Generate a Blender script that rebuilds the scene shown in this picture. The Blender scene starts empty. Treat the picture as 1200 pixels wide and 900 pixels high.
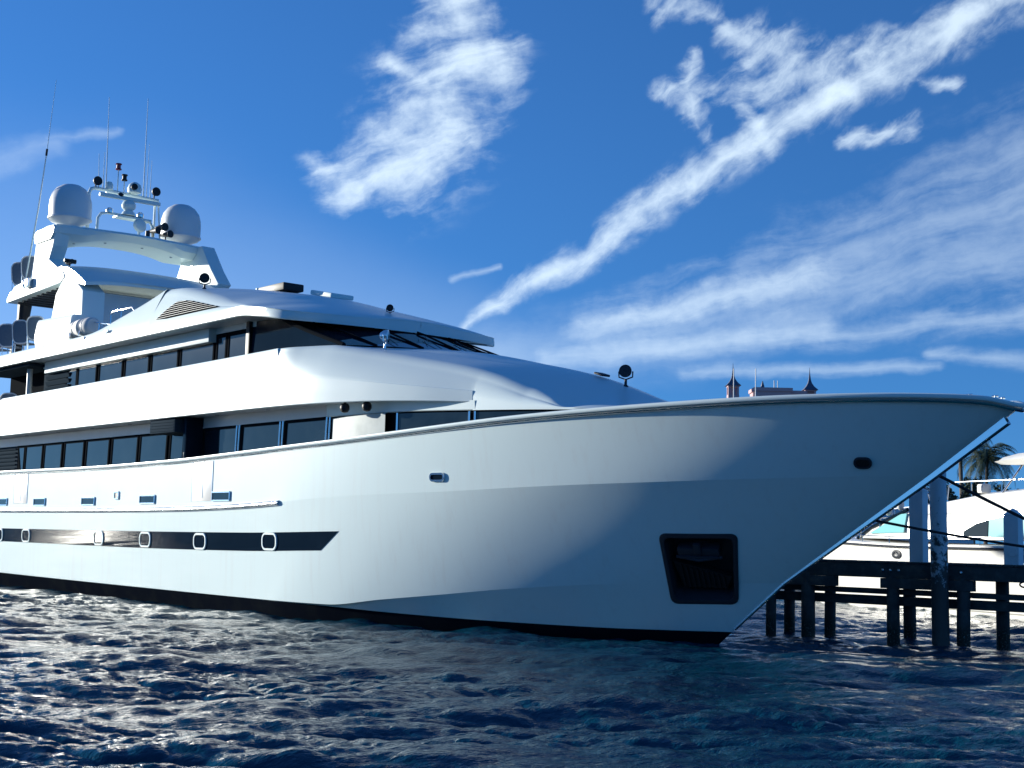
import bpy, bmesh, math, random
import numpy as np
from mathutils import Vector, Matrix

random.seed(7)
RNG = np.random.default_rng(11)
scene = bpy.context.scene
COL = scene.collection

# ------------------------------------------------------------------ camera
cam_d = bpy.data.cameras.new('camera')
cam_d.sensor_width = 36.0
cam_d.lens = 36.0 * 1650.0 / 1200.0
cam_d.clip_start = 0.1
cam_d.clip_end = 20000.0
cam = bpy.data.objects.new('camera', cam_d)
COL.objects.link(cam)
CAM = Vector((21.479, -24.214, 2.3))
R_ = Vector((0.64272975, 0.76578083, 0.02186763))
U_ = Vector((0.06938561, -0.08661582, 0.99382259))
D_ = Vector((-0.76294437, 0.63724205, 0.10880473))
m = Matrix((R_, U_, -D_)).transposed().to_4x4()
m.translation = CAM
cam.matrix_world = m
scene.camera = cam

# ------------------------------------------------------------------ sun and sky
SUN_EL = math.radians(10.0)
SUN_H = Vector((-0.916, -0.401)).normalized()
SUN = Vector((SUN_H.x * math.cos(SUN_EL), SUN_H.y * math.cos(SUN_EL), math.sin(SUN_EL)))
sun_d = bpy.data.lights.new('sun', 'SUN')
sun_d.energy = 4.7
sun_d.angle = math.radians(0.55)
sun_d.color = (1.0, 0.97, 0.87)
sun = bpy.data.objects.new('sun', sun_d)
COL.objects.link(sun)
sun.location = (0, 0, 60)
sun.rotation_euler = SUN.to_track_quat('Z', 'Y').to_euler()

scene.render.engine = 'CYCLES'
scene.cycles.use_denoising = True
scene.cycles.max_bounces = 7
scene.cycles.sample_clamp_indirect = 6.0
scene.cycles.caustics_reflective = True
scene.cycles.blur_glossy = 1.5
scene.view_settings.view_transform = 'Standard'
scene.view_settings.look = 'None'
scene.view_settings.gamma = 1.0
scene.view_settings.use_curve_mapping = False
scene.view_settings.exposure = 0.75


class NT:
    """small helper for writing node trees"""
    def __init__(self, tree):
        self.t = tree
        self.n = tree.nodes
        self.l = tree.links

    def new(self, kind, **kw):
        nd = self.n.new(kind)
        for k, v in kw.items():
            setattr(nd, k, v)
        return nd

    def put(self, sock, v):
        if isinstance(v, bpy.types.NodeSocket):
            self.l.new(v, sock)
        elif v is not None:
            sock.default_value = v

    def math(self, op, a, b=None, c=None, clamp=False):
        nd = self.new('ShaderNodeMath', operation=op)
        nd.use_clamp = clamp
        for i, v in enumerate((a, b, c)):
            if v is not None:
                self.put(nd.inputs[i], v)
        return nd.outputs[0]

    def vec(self, x, y, z=0.0):
        nd = self.new('ShaderNodeCombineXYZ')
        for i, v in enumerate((x, y, z)):
            self.put(nd.inputs[i], v)
        return nd.outputs[0]

    def vmath(self, op, a, b=None):
        nd = self.new('ShaderNodeVectorMath', operation=op)
        self.put(nd.inputs[0], a)
        if b is not None:
            self.put(nd.inputs[1], b)
        return nd.outputs['Value'] if op in ('DOT_PRODUCT', 'LENGTH', 'DISTANCE') else nd.outputs[0]

    def noise(self, vec, scale, detail=4.0, rough=0.5, dist=0.0, color=False):
        nd = self.new('ShaderNodeTexNoise')
        self.put(nd.inputs['Vector'], vec)
        nd.inputs['Scale'].default_value = scale
        nd.inputs['Detail'].default_value = detail
        nd.inputs['Roughness'].default_value = rough
        nd.inputs['Distortion'].default_value = dist
        return nd.outputs['Color'] if color else nd.outputs[0]

    def step(self, v, a, b, lo=0.0, hi=1.0):
        nd = self.new('ShaderNodeMapRange', interpolation_type='SMOOTHSTEP')
        self.put(nd.inputs[0], v)
        nd.inputs[1].default_value = a
        nd.inputs[2].default_value = b
        nd.inputs[3].default_value = lo
        nd.inputs[4].default_value = hi
        return nd.outputs[0]

    def mix(self, f, a, b, blend='MIX'):
        nd = self.new('ShaderNodeMix', data_type='RGBA', blend_type=blend)
        self.put(nd.inputs['Factor'], f)
        self.put(nd.inputs['A'], a)
        self.put(nd.inputs['B'], b)
        return nd.outputs['Result']


def build_world():
    w = bpy.data.worlds.new('World')
    scene.world = w
    w.use_nodes = True
    g = NT(w.node_tree)
    g.n.clear()
    out = g.new('ShaderNodeOutputWorld')
    bg = g.new('ShaderNodeBackground')
    g.l.new(bg.outputs[0], out.inputs[0])
    sky = g.new('ShaderNodeTexSky', sky_type='NISHITA')
    sky.sun_disc = False
    sky.sun_elevation = SUN_EL
    sky.sun_rotation = math.atan2(SUN_H.x, SUN_H.y)
    sky.altitude = 0.0
    sky.air_density = 1.0
    sky.dust_density = 0.12
    sky.ozone_density = 3.0
    nco = g.new('ShaderNodeTexCoord').outputs['Generated']
    nsp = g.new('ShaderNodeSeparateXYZ')
    g.l.new(nco, nsp.inputs[0])
    up = g.math('MULTIPLY_ADD', g.math('MAXIMUM', nsp.outputs[2], 0.0), 0.88, SKY_LIFT)
    g.l.new(g.vmath('NORMALIZE', g.vec(nsp.outputs[0], nsp.outputs[1], up)), sky.inputs[0])
    base = g.mix(1.0, sky.outputs[0], SKY_TINT, 'MULTIPLY')
    # direction of the sky as azimuth (to the right of the bow quarter) and elevation
    co = g.new('ShaderNodeTexCoord').outputs['Generated']
    sp = g.new('ShaderNodeSeparateXYZ')
    g.l.new(co, sp.inputs[0])
    fx = g.vmath('DOT_PRODUCT', co, (-0.7675, 0.6410, 0.0))
    rx = g.vmath('DOT_PRODUCT', co, (0.6410, 0.7675, 0.0))
    az = g.math('ARCTAN2', rx, fx)
    el = g.math('ARCSINE', sp.outputs[2])
    p = g.vec(az, el)
    def offset(v, scale, detail, rough, amount):
        d = g.vmath('SUBTRACT', g.noise(v, scale, detail, rough, color=True), (0.5, 0.5, 0.5))
        sc = g.new('ShaderNodeVectorMath', operation='SCALE')
        g.l.new(d, sc.inputs[0])
        sc.inputs['Scale'].default_value = amount
        return sc.outputs[0]

    cover = None
    for name, segs, (fa, fsx, fsy, fscale), amp, dens, (w1, w2) in CLOUDS:
        pw = g.vmath('ADD', g.vmath('ADD', p, offset(p, 8.0, 3, 0.5, w1)), offset(p, 34.0, 4, 0.55, w2))
        spw = g.new('ShaderNodeSeparateXYZ')
        g.l.new(pw, spw.inputs[0])
        X, Y = spw.outputs[0], spw.outputs[1]

        def seg(ax, ay, bx, by, wa, wb):
            """falloff 1 at the axis of a tapering band to 0 at its edge"""
            dx, dy = bx - ax, by - ay
            L2 = dx * dx + dy * dy
            px = g.math('SUBTRACT', X, ax)
            py = g.math('SUBTRACT', Y, ay)
            t = g.math('MULTIPLY_ADD', px, dx / L2, g.math('MULTIPLY', py, dy / L2), clamp=True)
            qx = g.math('MULTIPLY_ADD', t, -dx, px)
            qy = g.math('MULTIPLY_ADD', t, -dy, py)
            d = g.math('SQRT', g.math('ADD', g.math('MULTIPLY', qx, qx), g.math('MULTIPLY', qy, qy)))
            wd = g.math('MULTIPLY_ADD', t, wb - wa, wa)
            return g.math('SUBTRACT', 1.0, g.math('DIVIDE', d, wd), clamp=True)

        f = seg(*segs[0])
        for q in segs[1:]:
            f = g.math('MAXIMUM', f, seg(*q))
        c, sn = math.cos(fa), math.sin(fa)
        u = g.math('MULTIPLY_ADD', X, c * fsx, g.math('MULTIPLY', Y, sn * fsx))
        v = g.math('MULTIPLY_ADD', X, -sn * fsy, g.math('MULTIPLY', Y, c * fsy))
        n = g.noise(g.vec(u, v), fscale, 7, 0.6, 0.3)
        n2 = g.noise(p, 70.0, 5, 0.6)
        nn = g.math('MULTIPLY_ADD', n2, 0.22, g.math('MULTIPLY', n, 0.78))
        t = g.math('MULTIPLY_ADD', f, 0.95, g.math('MULTIPLY_ADD', nn, amp * 1.5, -0.56 * amp * 1.5))
        v = g.math('MULTIPLY', g.step(t, 0.0, 1.15, 0.0, dens), g.step(f, 0.0, 0.5))
        cover = v if cover is None else g.math('SUBTRACT', 1.0, g.math('MULTIPLY', g.math('SUBTRACT', 1.0, cover), g.math('SUBTRACT', 1.0, v)))
    # thin high haze near the horizon, seen through a longer path of air
    col = g.mix(cover, base, CLOUD_COL)
    g.l.new(col, bg.inputs[0])
    bg.inputs[1].default_value = SKY_STRENGTH


SKY_LIFT = 0.12
SKY_STRENGTH = 0.072
SKY_TINT = (0.45, 0.96, 1.58, 1.0)
CLOUD_COL = (7.5, 9.0, 10.2, 1.0)


def ae(px, py):
    """azimuth and elevation of a cloud seen at this place of the sky"""
    v = (R_ * (px - 600.0) - U_ * (py - 450.0) + D_ * 1650.0).normalized()
    return (math.atan2(v.x * 0.6410 + v.y * 0.7675, v.x * -0.7675 + v.y * 0.6410), math.asin(v.z))


def cl(pts):
    """chain of bands from (px, py, half width in px) knots"""
    r = []
    for (x0, y0, w0), (x1, y1, w1) in zip(pts[:-1], pts[1:]):
        a, b = ae(x0, y0), ae(x1, y1)
        r.append((a[0], a[1], b[0], b[1], w0 / 1650.0, w1 / 1650.0))
    return r


CLOUDS = [
    ('plume', cl([(530, -40, 66), (545, 50, 110), (512, 110, 120), (522, 150, 110), (460, 195, 105), (415, 212, 70)]) + cl([(540, 85, 100), (585, 90, 60)]) + cl([(460, 70, 26), (500, 100, 60)]) + cl([(375, 190, 40), (430, 200, 70)]), (0.30, 1.0, 3.2, 11.0), 1.9, 0.82, (0.030, 0.012)),
    ('trail', cl([(543, 384, 12), (610, 337, 26), (690, 298, 32), (740, 252, 40), (860, 180, 40), (1000, 100, 42), (1190, -12, 50)]), (0.60, 1.0, 2.2, 26.0), 1.4, 0.78, (0.010, 0.010)),
    ('wisps', cl([(812, 55, 16), (806, 100, 34), (826, 150, 30)]) + cl([(850, 22, 34), (900, 45, 56), (960, 85, 60)]) + cl([(770, 0, 34), (850, 8, 26)]) + cl([(770, 108, 20), (880, 92, 44), (1050, 50, 30)]) + cl([(880, 120, 22), (905, 150, 40)]) + cl([(985, 152, 16), (1060, 146, 24)]) + cl([(1060, 95, 26), (1110, 100, 16)]), (0.55, 1.0, 3.0, 16.0), 2.3, 0.62, (0.040, 0.016)),
    ('veil', cl([(700, 385, 60), (860, 345, 100), (1000, 315, 130), (1210, 245, 190)]), (0.26, 1.0, 5.0, 9.0), 1.6, 0.31, (0.035, 0.014)),
    ('bank', cl([(680, 380, 26), (830, 352, 34), (960, 322, 44)]), (0.22, 1.0, 3.0, 18.0), 1.6, 0.42, (0.020, 0.014)),
    ('mist', cl([(520, 440, 60), (640, 420, 90), (860, 395, 60), (960, 380, 30)]), (0.10, 1.0, 4.0, 9.0), 0.8, 0.26, (0.03, 0.01)),
    ('streaks', cl([(800, 438, 16), (960, 434, 15), (1100, 428, 14)]) + cl([(640, 420, 24), (860, 402, 24), (1200, 372, 30)]) + cl([(530, 327, 9), (588, 311, 6)]) + cl([(1090, 415, 14), (1210, 424, 18)]), (0.08, 1.0, 5.0, 14.0), 1.3, 0.34, (0.010, 0.008)),
    ('glow', cl([(-260, 420, 420), (120, 390, 330), (520, 430, 160)]), (0.05, 1.0, 3.0, 5.0), 0.12, 0.20, (0.01, 0.004)),
    ('faint', cl([(-60, 195, 50), (70, 165, 26)]) + cl([(60, 160, 14), (140, 150, 10)]), (0.15, 1.0, 3.0, 14.0), 1.2, 0.22, (0.02, 0.01)),
]
build_world()


# ------------------------------------------------------------------ materials
def mat(name, color, rough=0.5, metal=0.0, coat=0.0, coat_rough=0.05, bump=None, vary=None, spec=0.5, ior=1.5):
    mt = bpy.data.materials.new(name)
    mt.use_nodes = True
    g = NT(mt.node_tree)
    b = g.n['Principled BSDF']
    b.inputs['Base Color'].default_value = (*color, 1)
    b.inputs['Roughness'].default_value = rough
    b.inputs['Metallic'].default_value = metal
    b.inputs['Coat Weight'].default_value = coat
    b.inputs['Coat Roughness'].default_value = coat_rough
    b.inputs['Specular IOR Level'].default_value = spec
    b.inputs['IOR'].default_value = ior
    co = g.new('ShaderNodeTexCoord').outputs['Object']
    if vary:
        scale, amt, col2 = vary
        n = g.noise(co, scale, 6, 0.6)
        f = g.step(n, 0.42, 0.72, 0.0, amt)
        g.l.new(g.mix(f, (*color, 1), (*col2, 1)), b.inputs['Base Color'])
        if rough > 0.2:
            g.l.new(g.math('MULTIPLY_ADD', n, 0.12, rough - 0.05, clamp=True), b.inputs['Roughness'])
    if bump:
        scale, dist, strength = bump
        bp = g.new('ShaderNodeBump')
        bp.inputs['Distance'].default_value = dist
        bp.inputs['Strength'].default_value = strength
        g.l.new(g.noise(co, scale, 3, 0.5), bp.inputs['Height'])
        g.l.new(bp.outputs[0], b.inputs['Normal'])
    return mt


M = {}
M['hull'] = mat('white_hull_paint', (0.68, 0.79, 0.775), 0.30, coat=0.06, coat_rough=0.03, spec=0.04, bump=(0.45, 0.012, 0.25), vary=(0.5, 0.05, (0.70, 0.74, 0.72)))
M['white'] = mat('white_gelcoat', (0.69, 0.79, 0.78), 0.34, coat=0.08, coat_rough=0.1, spec=0.25, bump=(0.9, 0.006, 0.3), vary=(0.8, 0.08, (0.70, 0.73, 0.715)))
M['soffit'] = mat('grey_white_lining', (0.62, 0.63, 0.62), 0.35, vary=(1.2, 0.2, (0.5, 0.52, 0.52)))
M['bottom'] = mat('black_antifouling', (0.005, 0.007, 0.012), 0.5, vary=(1.5, 0.5, (0.012, 0.015, 0.016)), spec=0.02, ior=1.05)
M['band'] = mat('dark_hull_glazing', (0.006, 0.014, 0.026), 0.025, spec=0.04, ior=1.3, vary=(0.6, 0.6, (0.012, 0.024, 0.04)))
M['glass'] = mat('dark_tinted_glass', (0.008, 0.016, 0.024), 0.05, bump=(0.7, 0.004, 0.4), vary=(0.9, 0.6, (0.022, 0.034, 0.042)), ior=1.36)
M['wind'] = mat('dark_windshield_glass', (0.006, 0.012, 0.025), 0.03, ior=2.1)
M['teal_glass'] = mat('teal_tinted_glass', (0.22, 0.50, 0.50), 0.08)
M['frame'] = mat('black_window_frame', (0.010, 0.012, 0.015), 0.6, spec=0.02, ior=1.05)
M['panel'] = mat('slate_blue_panel', (0.035, 0.05, 0.065), 0.5, spec=0.02, ior=1.05)
M['steel'] = mat('polished_steel', (0.66, 0.67, 0.68), 0.14, metal=1.0, bump=(6.0, 0.002, 0.3))
M['dark_steel'] = mat('dark_painted_metal', (0.03, 0.035, 0.045), 0.4, spec=0.2)
M['dome'] = mat('dome_white_shell', (0.72, 0.73, 0.74), 0.42, vary=(1.5, 0.15, (0.62, 0.63, 0.64)))
M['louver'] = mat('grey_louver_slat', (0.36, 0.39, 0.41), 0.5, spec=0.2)
M['black'] = mat('black_plastic', (0.012, 0.013, 0.016), 0.5, spec=0.3)
M['satin'] = mat('satin_steel', (0.60, 0.61, 0.61), 0.42, metal=1.0)
M['pale_panel'] = mat('pale_grey_panel', (0.44, 0.48, 0.47), 0.45, vary=(1.4, 0.5, (0.30, 0.34, 0.34)), spec=0.06)
M['red'] = mat('red_lens', (0.25, 0.01, 0.02), 0.2)
M['mesh'] = mat('dark_blue_mesh_cloth', (0.15, 0.19, 0.24), 0.85, vary=(14.0, 0.5, (0.20, 0.24, 0.29)))
M['canvas'] = mat('white_canvas', (0.66, 0.65, 0.62), 0.8, bump=(7.0, 0.02, 0.6))
M['timber'] = mat('dark_wet_timber', (0.055, 0.055, 0.055), 0.75, bump=(9.0, 0.02, 0.7), vary=(4.0, 0.7, (0.11, 0.11, 0.105)))
M['post'] = mat('pale_painted_post', (0.76, 0.77, 0.78), 0.6, bump=(7.0, 0.008, 0.5), vary=(3.0, 0.35, (0.58, 0.60, 0.61)))
M['rope'] = mat('dark_mooring_rope', (0.018, 0.020, 0.026), 0.9)
M['bark'] = mat('palm_bark', (0.12, 0.10, 0.08), 0.9, bump=(5.0, 0.04, 0.7))
M['frond'] = mat('palm_leaf', (0.022, 0.042, 0.022), 0.6, vary=(0.8, 0.7, (0.045, 0.06, 0.03)), spec=0.3)
M['bush'] = mat('shrub_leaf', (0.022, 0.042, 0.025), 0.7, vary=(0.6, 0.6, (0.04, 0.06, 0.03)))
M['pink'] = mat('pink_stucco', (0.52, 0.36, 0.37), 0.85, vary=(0.2, 0.4, (0.44, 0.30, 0.31)))
M['roof_blue'] = mat('dark_slate_roof', (0.08, 0.10, 0.15), 0.6)
M['sand'] = mat('pale_shore_ground', (0.22, 0.20, 0.15), 0.9, vary=(0.05, 0.8, (0.05, 0.07, 0.04)))
M['cream'] = mat('cream_white_hull', (0.80, 0.78, 0.72), 0.3, coat=0.3, coat_rough=0.1, vary=(0.7, 0.15, (0.72, 0.70, 0.64)))
M['reflector'] = mat('white_reflector', (0.78, 0.78, 0.78), 0.5)


def tide_stain(mt):
    """weed and barnacles on the timber up to the high water mark"""
    g = NT(mt.node_tree)
    b = g.n['Principled BSDF']
    co = g.new('ShaderNodeTexCoord').outputs['Object']
    sp = g.new('ShaderNodeSeparateXYZ')
    g.l.new(co, sp.inputs[0])
    n = g.noise(co, 11.0, 5, 0.65)
    wet = g.step(g.math('MULTIPLY_ADD', n, 0.5, sp.outputs[2]), 0.95, 0.55)
    barn = g.math('MULTIPLY', g.step(g.noise(co, 34.0, 2, 0.5), 0.60, 0.68), g.step(g.math('MULTIPLY_ADD', n, 0.6, sp.outputs[2]), 0.85, 0.6))
    old = b.inputs['Base Color'].links[0].from_socket
    c1 = g.mix(wet, old, (0.016, 0.022, 0.014, 1))
    g.l.new(g.mix(barn, c1, (0.20, 0.20, 0.18, 1)), b.inputs['Base Color'])


tide_stain(M['timber'])


def hull_runs(mt):
    """faint salt and rain runs down the topsides"""
    g = NT(mt.node_tree)
    b = g.n['Principled BSDF']
    co = g.new('ShaderNodeTexCoord').outputs['Object']
    mp = g.new('ShaderNodeMapping')
    mp.inputs['Scale'].default_value = (2.6, 2.6, 0.16)
    g.l.new(co, mp.inputs[0])
    f = g.step(g.noise(mp.outputs[0], 1.6, 6, 0.65), 0.48, 0.80, 0.0, 0.30)
    old = b.inputs['Base Color'].links[0].from_socket
    g.l.new(g.mix(f, old, (0.60, 0.63, 0.60, 1)), b.inputs['Base Color'])


hull_runs(M['hull'])


def rust_post():
    """bluish grey painted piling, paint flaking off in patches towards the water"""
    mt = bpy.data.materials.new('flaking_painted_piling')
    mt.use_nodes = True
    g = NT(mt.node_tree)
    b = g.n['Principled BSDF']
    co = g.new('ShaderNodeTexCoord').outputs['Object']
    sp = g.new('ShaderNodeSeparateXYZ')
    g.l.new(co, sp.inputs[0])
    n = g.noise(co, 5.0, 7, 0.65)
    h = g.math('MULTIPLY_ADD', sp.outputs[2], -0.16, 0.42)
    f = g.step(g.math('ADD', n, h), 0.50, 0.62)
    g.l.new(g.mix(f, (0.62, 0.64, 0.66, 1), (0.06, 0.055, 0.05, 1)), b.inputs['Base Color'])
    b.inputs['Roughness'].default_value = 0.65
    bp = g.new('ShaderNodeBump')
    bp.inputs['Distance'].default_value = 0.02
    g.l.new(n, bp.inputs['Height'])
    g.l.new(bp.outputs[0], b.inputs['Normal'])
    return mt


M['piling'] = rust_post()


def water_mat():
    mt = bpy.data.materials.new('sea_water')
    mt.use_nodes = True
    g = NT(mt.node_tree)
    b = g.n['Principled BSDF']
    b.inputs['Base Color'].default_value = (0.001, 0.040, 0.070, 1)
    b.inputs['Roughness'].default_value = 0.12
    b.inputs['IOR'].default_value = 1.30
    b.inputs['Specular IOR Level'].default_value = 0.5
    co = g.new('ShaderNodeTexCoord').outputs['Object']
    mp = g.new('ShaderNodeMapping')
    mp.inputs['Rotation'].default_value = (0, 0, -0.66)
    mp.inputs['Scale'].default_value = (1.0, 0.42, 1.0)
    g.l.new(co, mp.inputs[0])
    n = g.math('ADD', g.noise(mp.outputs[0], 2.6, 5, 0.62, 0.5), g.math('ADD', g.math('MULTIPLY', g.noise(mp.outputs[0], 8.0, 4, 0.62, 0.4), 0.5), g.math('MULTIPLY', g.noise(mp.outputs[0], 21.0, 3, 0.6, 0.3), 0.22)))
    bp = g.new('ShaderNodeBump')
    bp.inputs['Distance'].default_value = 0.075
    bp.inputs['Strength'].default_value = 0.9
    g.l.new(n, bp.inputs['Height'])
    g.l.new(bp.outputs[0], b.inputs['Normal'])
    return mt


M['water'] = water_mat()


# ------------------------------------------------------------------ mesh helpers
def link(name, me, material, parent=None):
    o = bpy.data.objects.new(name, me)
    COL.objects.link(o)
    me.materials.append(material)
    if parent is not None:
        o.parent = parent
    return o


def tag(o, label, cat=None, group=None, kind=None):
    if label:
        o['label'] = label
    if cat:
        o['category'] = cat
    if group:
        o['group'] = group
    if kind:
        o['kind'] = kind
    return o


def thing(name, label, cat, loc=(0, 0, 0), rz=0.0, group=None):
    o = bpy.data.objects.new(name, None)
    o.empty_display_size = 0.2
    COL.objects.link(o)
    o.location = loc
    o.rotation_euler = (0, 0, rz)
    return tag(o, label, cat, group)


class MB:
    """collects shapes into one mesh"""
    def __init__(self):
        self.bm = bmesh.new()

    def _add(self, verts, faces):
        vs = [self.bm.verts.new(v) for v in verts]
        out = []
        for f in faces:
            try:
                out.append(self.bm.faces.new([vs[i] for i in f]))
            except ValueError:
                pass
        return vs, out

    def box(self, c, size, rot=None, bev=0.0):
        sx, sy, sz = (s / 2 for s in size)
        vs = [Vector((x, y, z)) for x in (-sx, sx) for y in (-sy, sy) for z in (-sz, sz)]
        fs = [(0, 1, 3, 2), (4, 6, 7, 5), (0, 4, 5, 1), (2, 3, 7, 6), (0, 2, 6, 4), (1, 5, 7, 3)]
        if rot is not None:
            vs = [rot @ v for v in vs]
        c = Vector(c)
        v, f = self._add([v + c for v in vs], fs)
        if bev > 0:
            es = list({e for q in f for e in q.edges})
            bmesh.ops.bevel(self.bm, geom=es, offset=bev, segments=2, affect='EDGES', profile=0.6)
        return self

    def prism(self, poly, axis, a0, a1, bev=0.0):
        """poly in the two remaining axes, extruded along axis between a0 and a1"""
        def mk(p, a):
            return {'x': (a, p[0], p[1]), 'y': (p[0], a, p[1]), 'z': (p[0], p[1], a)}[axis]
        n = len(poly)
        vs = [mk(p, a0) for p in poly] + [mk(p, a1) for p in poly]
        fs = [tuple(range(n)), tuple(range(2 * n - 1, n - 1, -1))]
        fs += [(i, n + i, n + (i + 1) % n, (i + 1) % n) for i in range(n)]
        v, f = self._add(vs, fs)
        bmesh.ops.recalc_face_normals(self.bm, faces=f)
        if bev > 0:
            es = list({e for q in f for e in q.edges})
            bmesh.ops.bevel(self.bm, geom=es, offset=bev, segments=2, affect='EDGES', profile=0.6)
        return self

    def tube(self, path, r, seg=8, cap=True):
        path = [Vector(p) for p in path]
        n = len(path)
        rs = r if isinstance(r, (list, tuple)) else [r] * n
        rows = []
        prev = None
        for i, p in enumerate(path):
            d = (path[min(i + 1, n - 1)] - path[max(i - 1, 0)]).normalized()
            if prev is None:
                a = d.orthogonal().normalized()
            else:
                a = (prev - d * prev.dot(d)).normalized()
            prev = a
            b = d.cross(a)
            rows.append([p + (a * math.cos(t) + b * math.sin(t)) * rs[i] for t in (2 * math.pi * k / seg for k in range(seg))])
        self.loft(rows, closed=True, cap=cap)
        return self

    def loft(self, rows, closed=False, cap=False, flip=False):
        nr, nc = len(rows), len(rows[0])
        vs = [v for r in rows for v in r]
        fs = []
        for i in range(nr - 1):
            for j in range(nc if closed else nc - 1):
                k = (j + 1) % nc
                q = (i * nc + j, i * nc + k, (i + 1) * nc + k, (i + 1) * nc + j)
                fs.append(q[::-1] if flip else q)
        if cap:
            fs.append(tuple(range(nc - 1, -1, -1)))
            fs.append(tuple((nr - 1) * nc + j for j in range(nc)))
        self._add(vs, fs)
        return self

    def lathe(self, prof, c, seg=24, rot=None):
        """profile of (radius, height) turned about z at c"""
        rows = []
        c = Vector(c)
        for r, h in prof:
            ring = []
            for k in range(seg):
                t = 2 * math.pi * k / seg
                v = Vector((r * math.cos(t), r * math.sin(t), h))
                ring.append((rot @ v if rot is not None else v) + c)
            rows.append(ring)
        self.loft(rows, closed=True, cap=True)
        return self

    def quad(self, *p):
        self._add(list(p), [tuple(range(len(p)))])
        return self

    def build(self, name, material, parent=None, angle=32.0, merge=1e-4, recalc=True):
        bm = self.bm
        if merge:
            bmesh.ops.remove_doubles(bm, verts=bm.verts, dist=merge)
        if recalc:
            bmesh.ops.recalc_face_normals(bm, faces=bm.faces)
        ca = math.radians(angle)
        for f in bm.faces:
            f.smooth = True
        for e in bm.edges:
            e.smooth = len(e.link_faces) == 2 and e.calc_face_angle(9) < ca
        me = bpy.data.meshes.new(name)
        bm.to_mesh(me)
        bm.free()
        return link(name, me, material, parent)


def pchip(xs, ys):
    xs, ys = np.array(xs, float), np.array(ys, float)
    h = np.diff(xs)
    dl = np.diff(ys) / h
    d = np.zeros_like(ys)
    for i in range(1, len(xs) - 1):
        if dl[i - 1] * dl[i] > 0:
            w1, w2 = 2 * h[i] + h[i - 1], h[i] + 2 * h[i - 1]
            d[i] = (w1 + w2) / (w1 / dl[i - 1] + w2 / dl[i])
    d[0], d[-1] = dl[0], dl[-1]

    def f(x):
        x = np.clip(np.asarray(x, float), xs[0], xs[-1])
        i = np.clip(np.searchsorted(xs, x) - 1, 0, len(xs) - 2)
        t = (x - xs[i]) / h[i]
        return ((2 * t**3 - 3 * t**2 + 1) * ys[i] + (t**3 - 2 * t**2 + t) * h[i] * d[i]
                + (-2 * t**3 + 3 * t**2) * ys[i + 1] + (t**3 - t**2) * h[i] * d[i + 1])
    return f


# ------------------------------------------------------------------ sea
def ocean_tile(L, N, lam_p, hs, wind, spread, seed, choppy):
    rng = np.random.default_rng(seed)
    k = np.fft.fftfreq(N, d=L / N) * 2 * np.pi
    kx, ky = np.meshgrid(k, k, indexing='ij')
    kk = np.hypot(kx, ky)
    kk[0, 0] = 1e-6
    kp = 2 * np.pi / lam_p
    om = np.sqrt(kk / kp)
    sp = kk**-4.0 * np.exp(-1.25 * (kk / kp)**-2) * 2.2**np.exp(-(om - 1)**2 / 0.02)
    c = (kx * wind[0] + ky * wind[1]) / kk
    sp *= (0.08 + np.abs(c)**spread) * np.where(c > 0, 1.0, 0.18)
    sp[0, 0] = 0
    sp *= np.exp(-(kk * L / N * 0.55)**2)
    a = np.sqrt(sp) * (rng.normal(size=(N, N)) + 1j * rng.normal(size=(N, N)))
    h = np.fft.ifft2(a).real
    s = hs / 4 / h.std()
    h *= s
    dx = np.fft.ifft2(1j * kx / kk * a).real * s * choppy
    dy = np.fft.ifft2(1j * ky / kk * a).real * s * choppy
    return h, dx, dy


def sample(tile, L, x, y):
    N = tile[0].shape[0]
    u, v = (x / L * N) % N, (y / L * N) % N
    i, j = np.floor(u).astype(int), np.floor(v).astype(int)
    fu, fv = u - i, v - j
    i, j = i % N, j % N
    i1, j1 = (i + 1) % N, (j + 1) % N
    return [t[i, j] * (1 - fu) * (1 - fv) + t[i1, j] * fu * (1 - fv) + t[i, j1] * (1 - fu) * fv + t[i1, j1] * fu * fv for t in tile]


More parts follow.
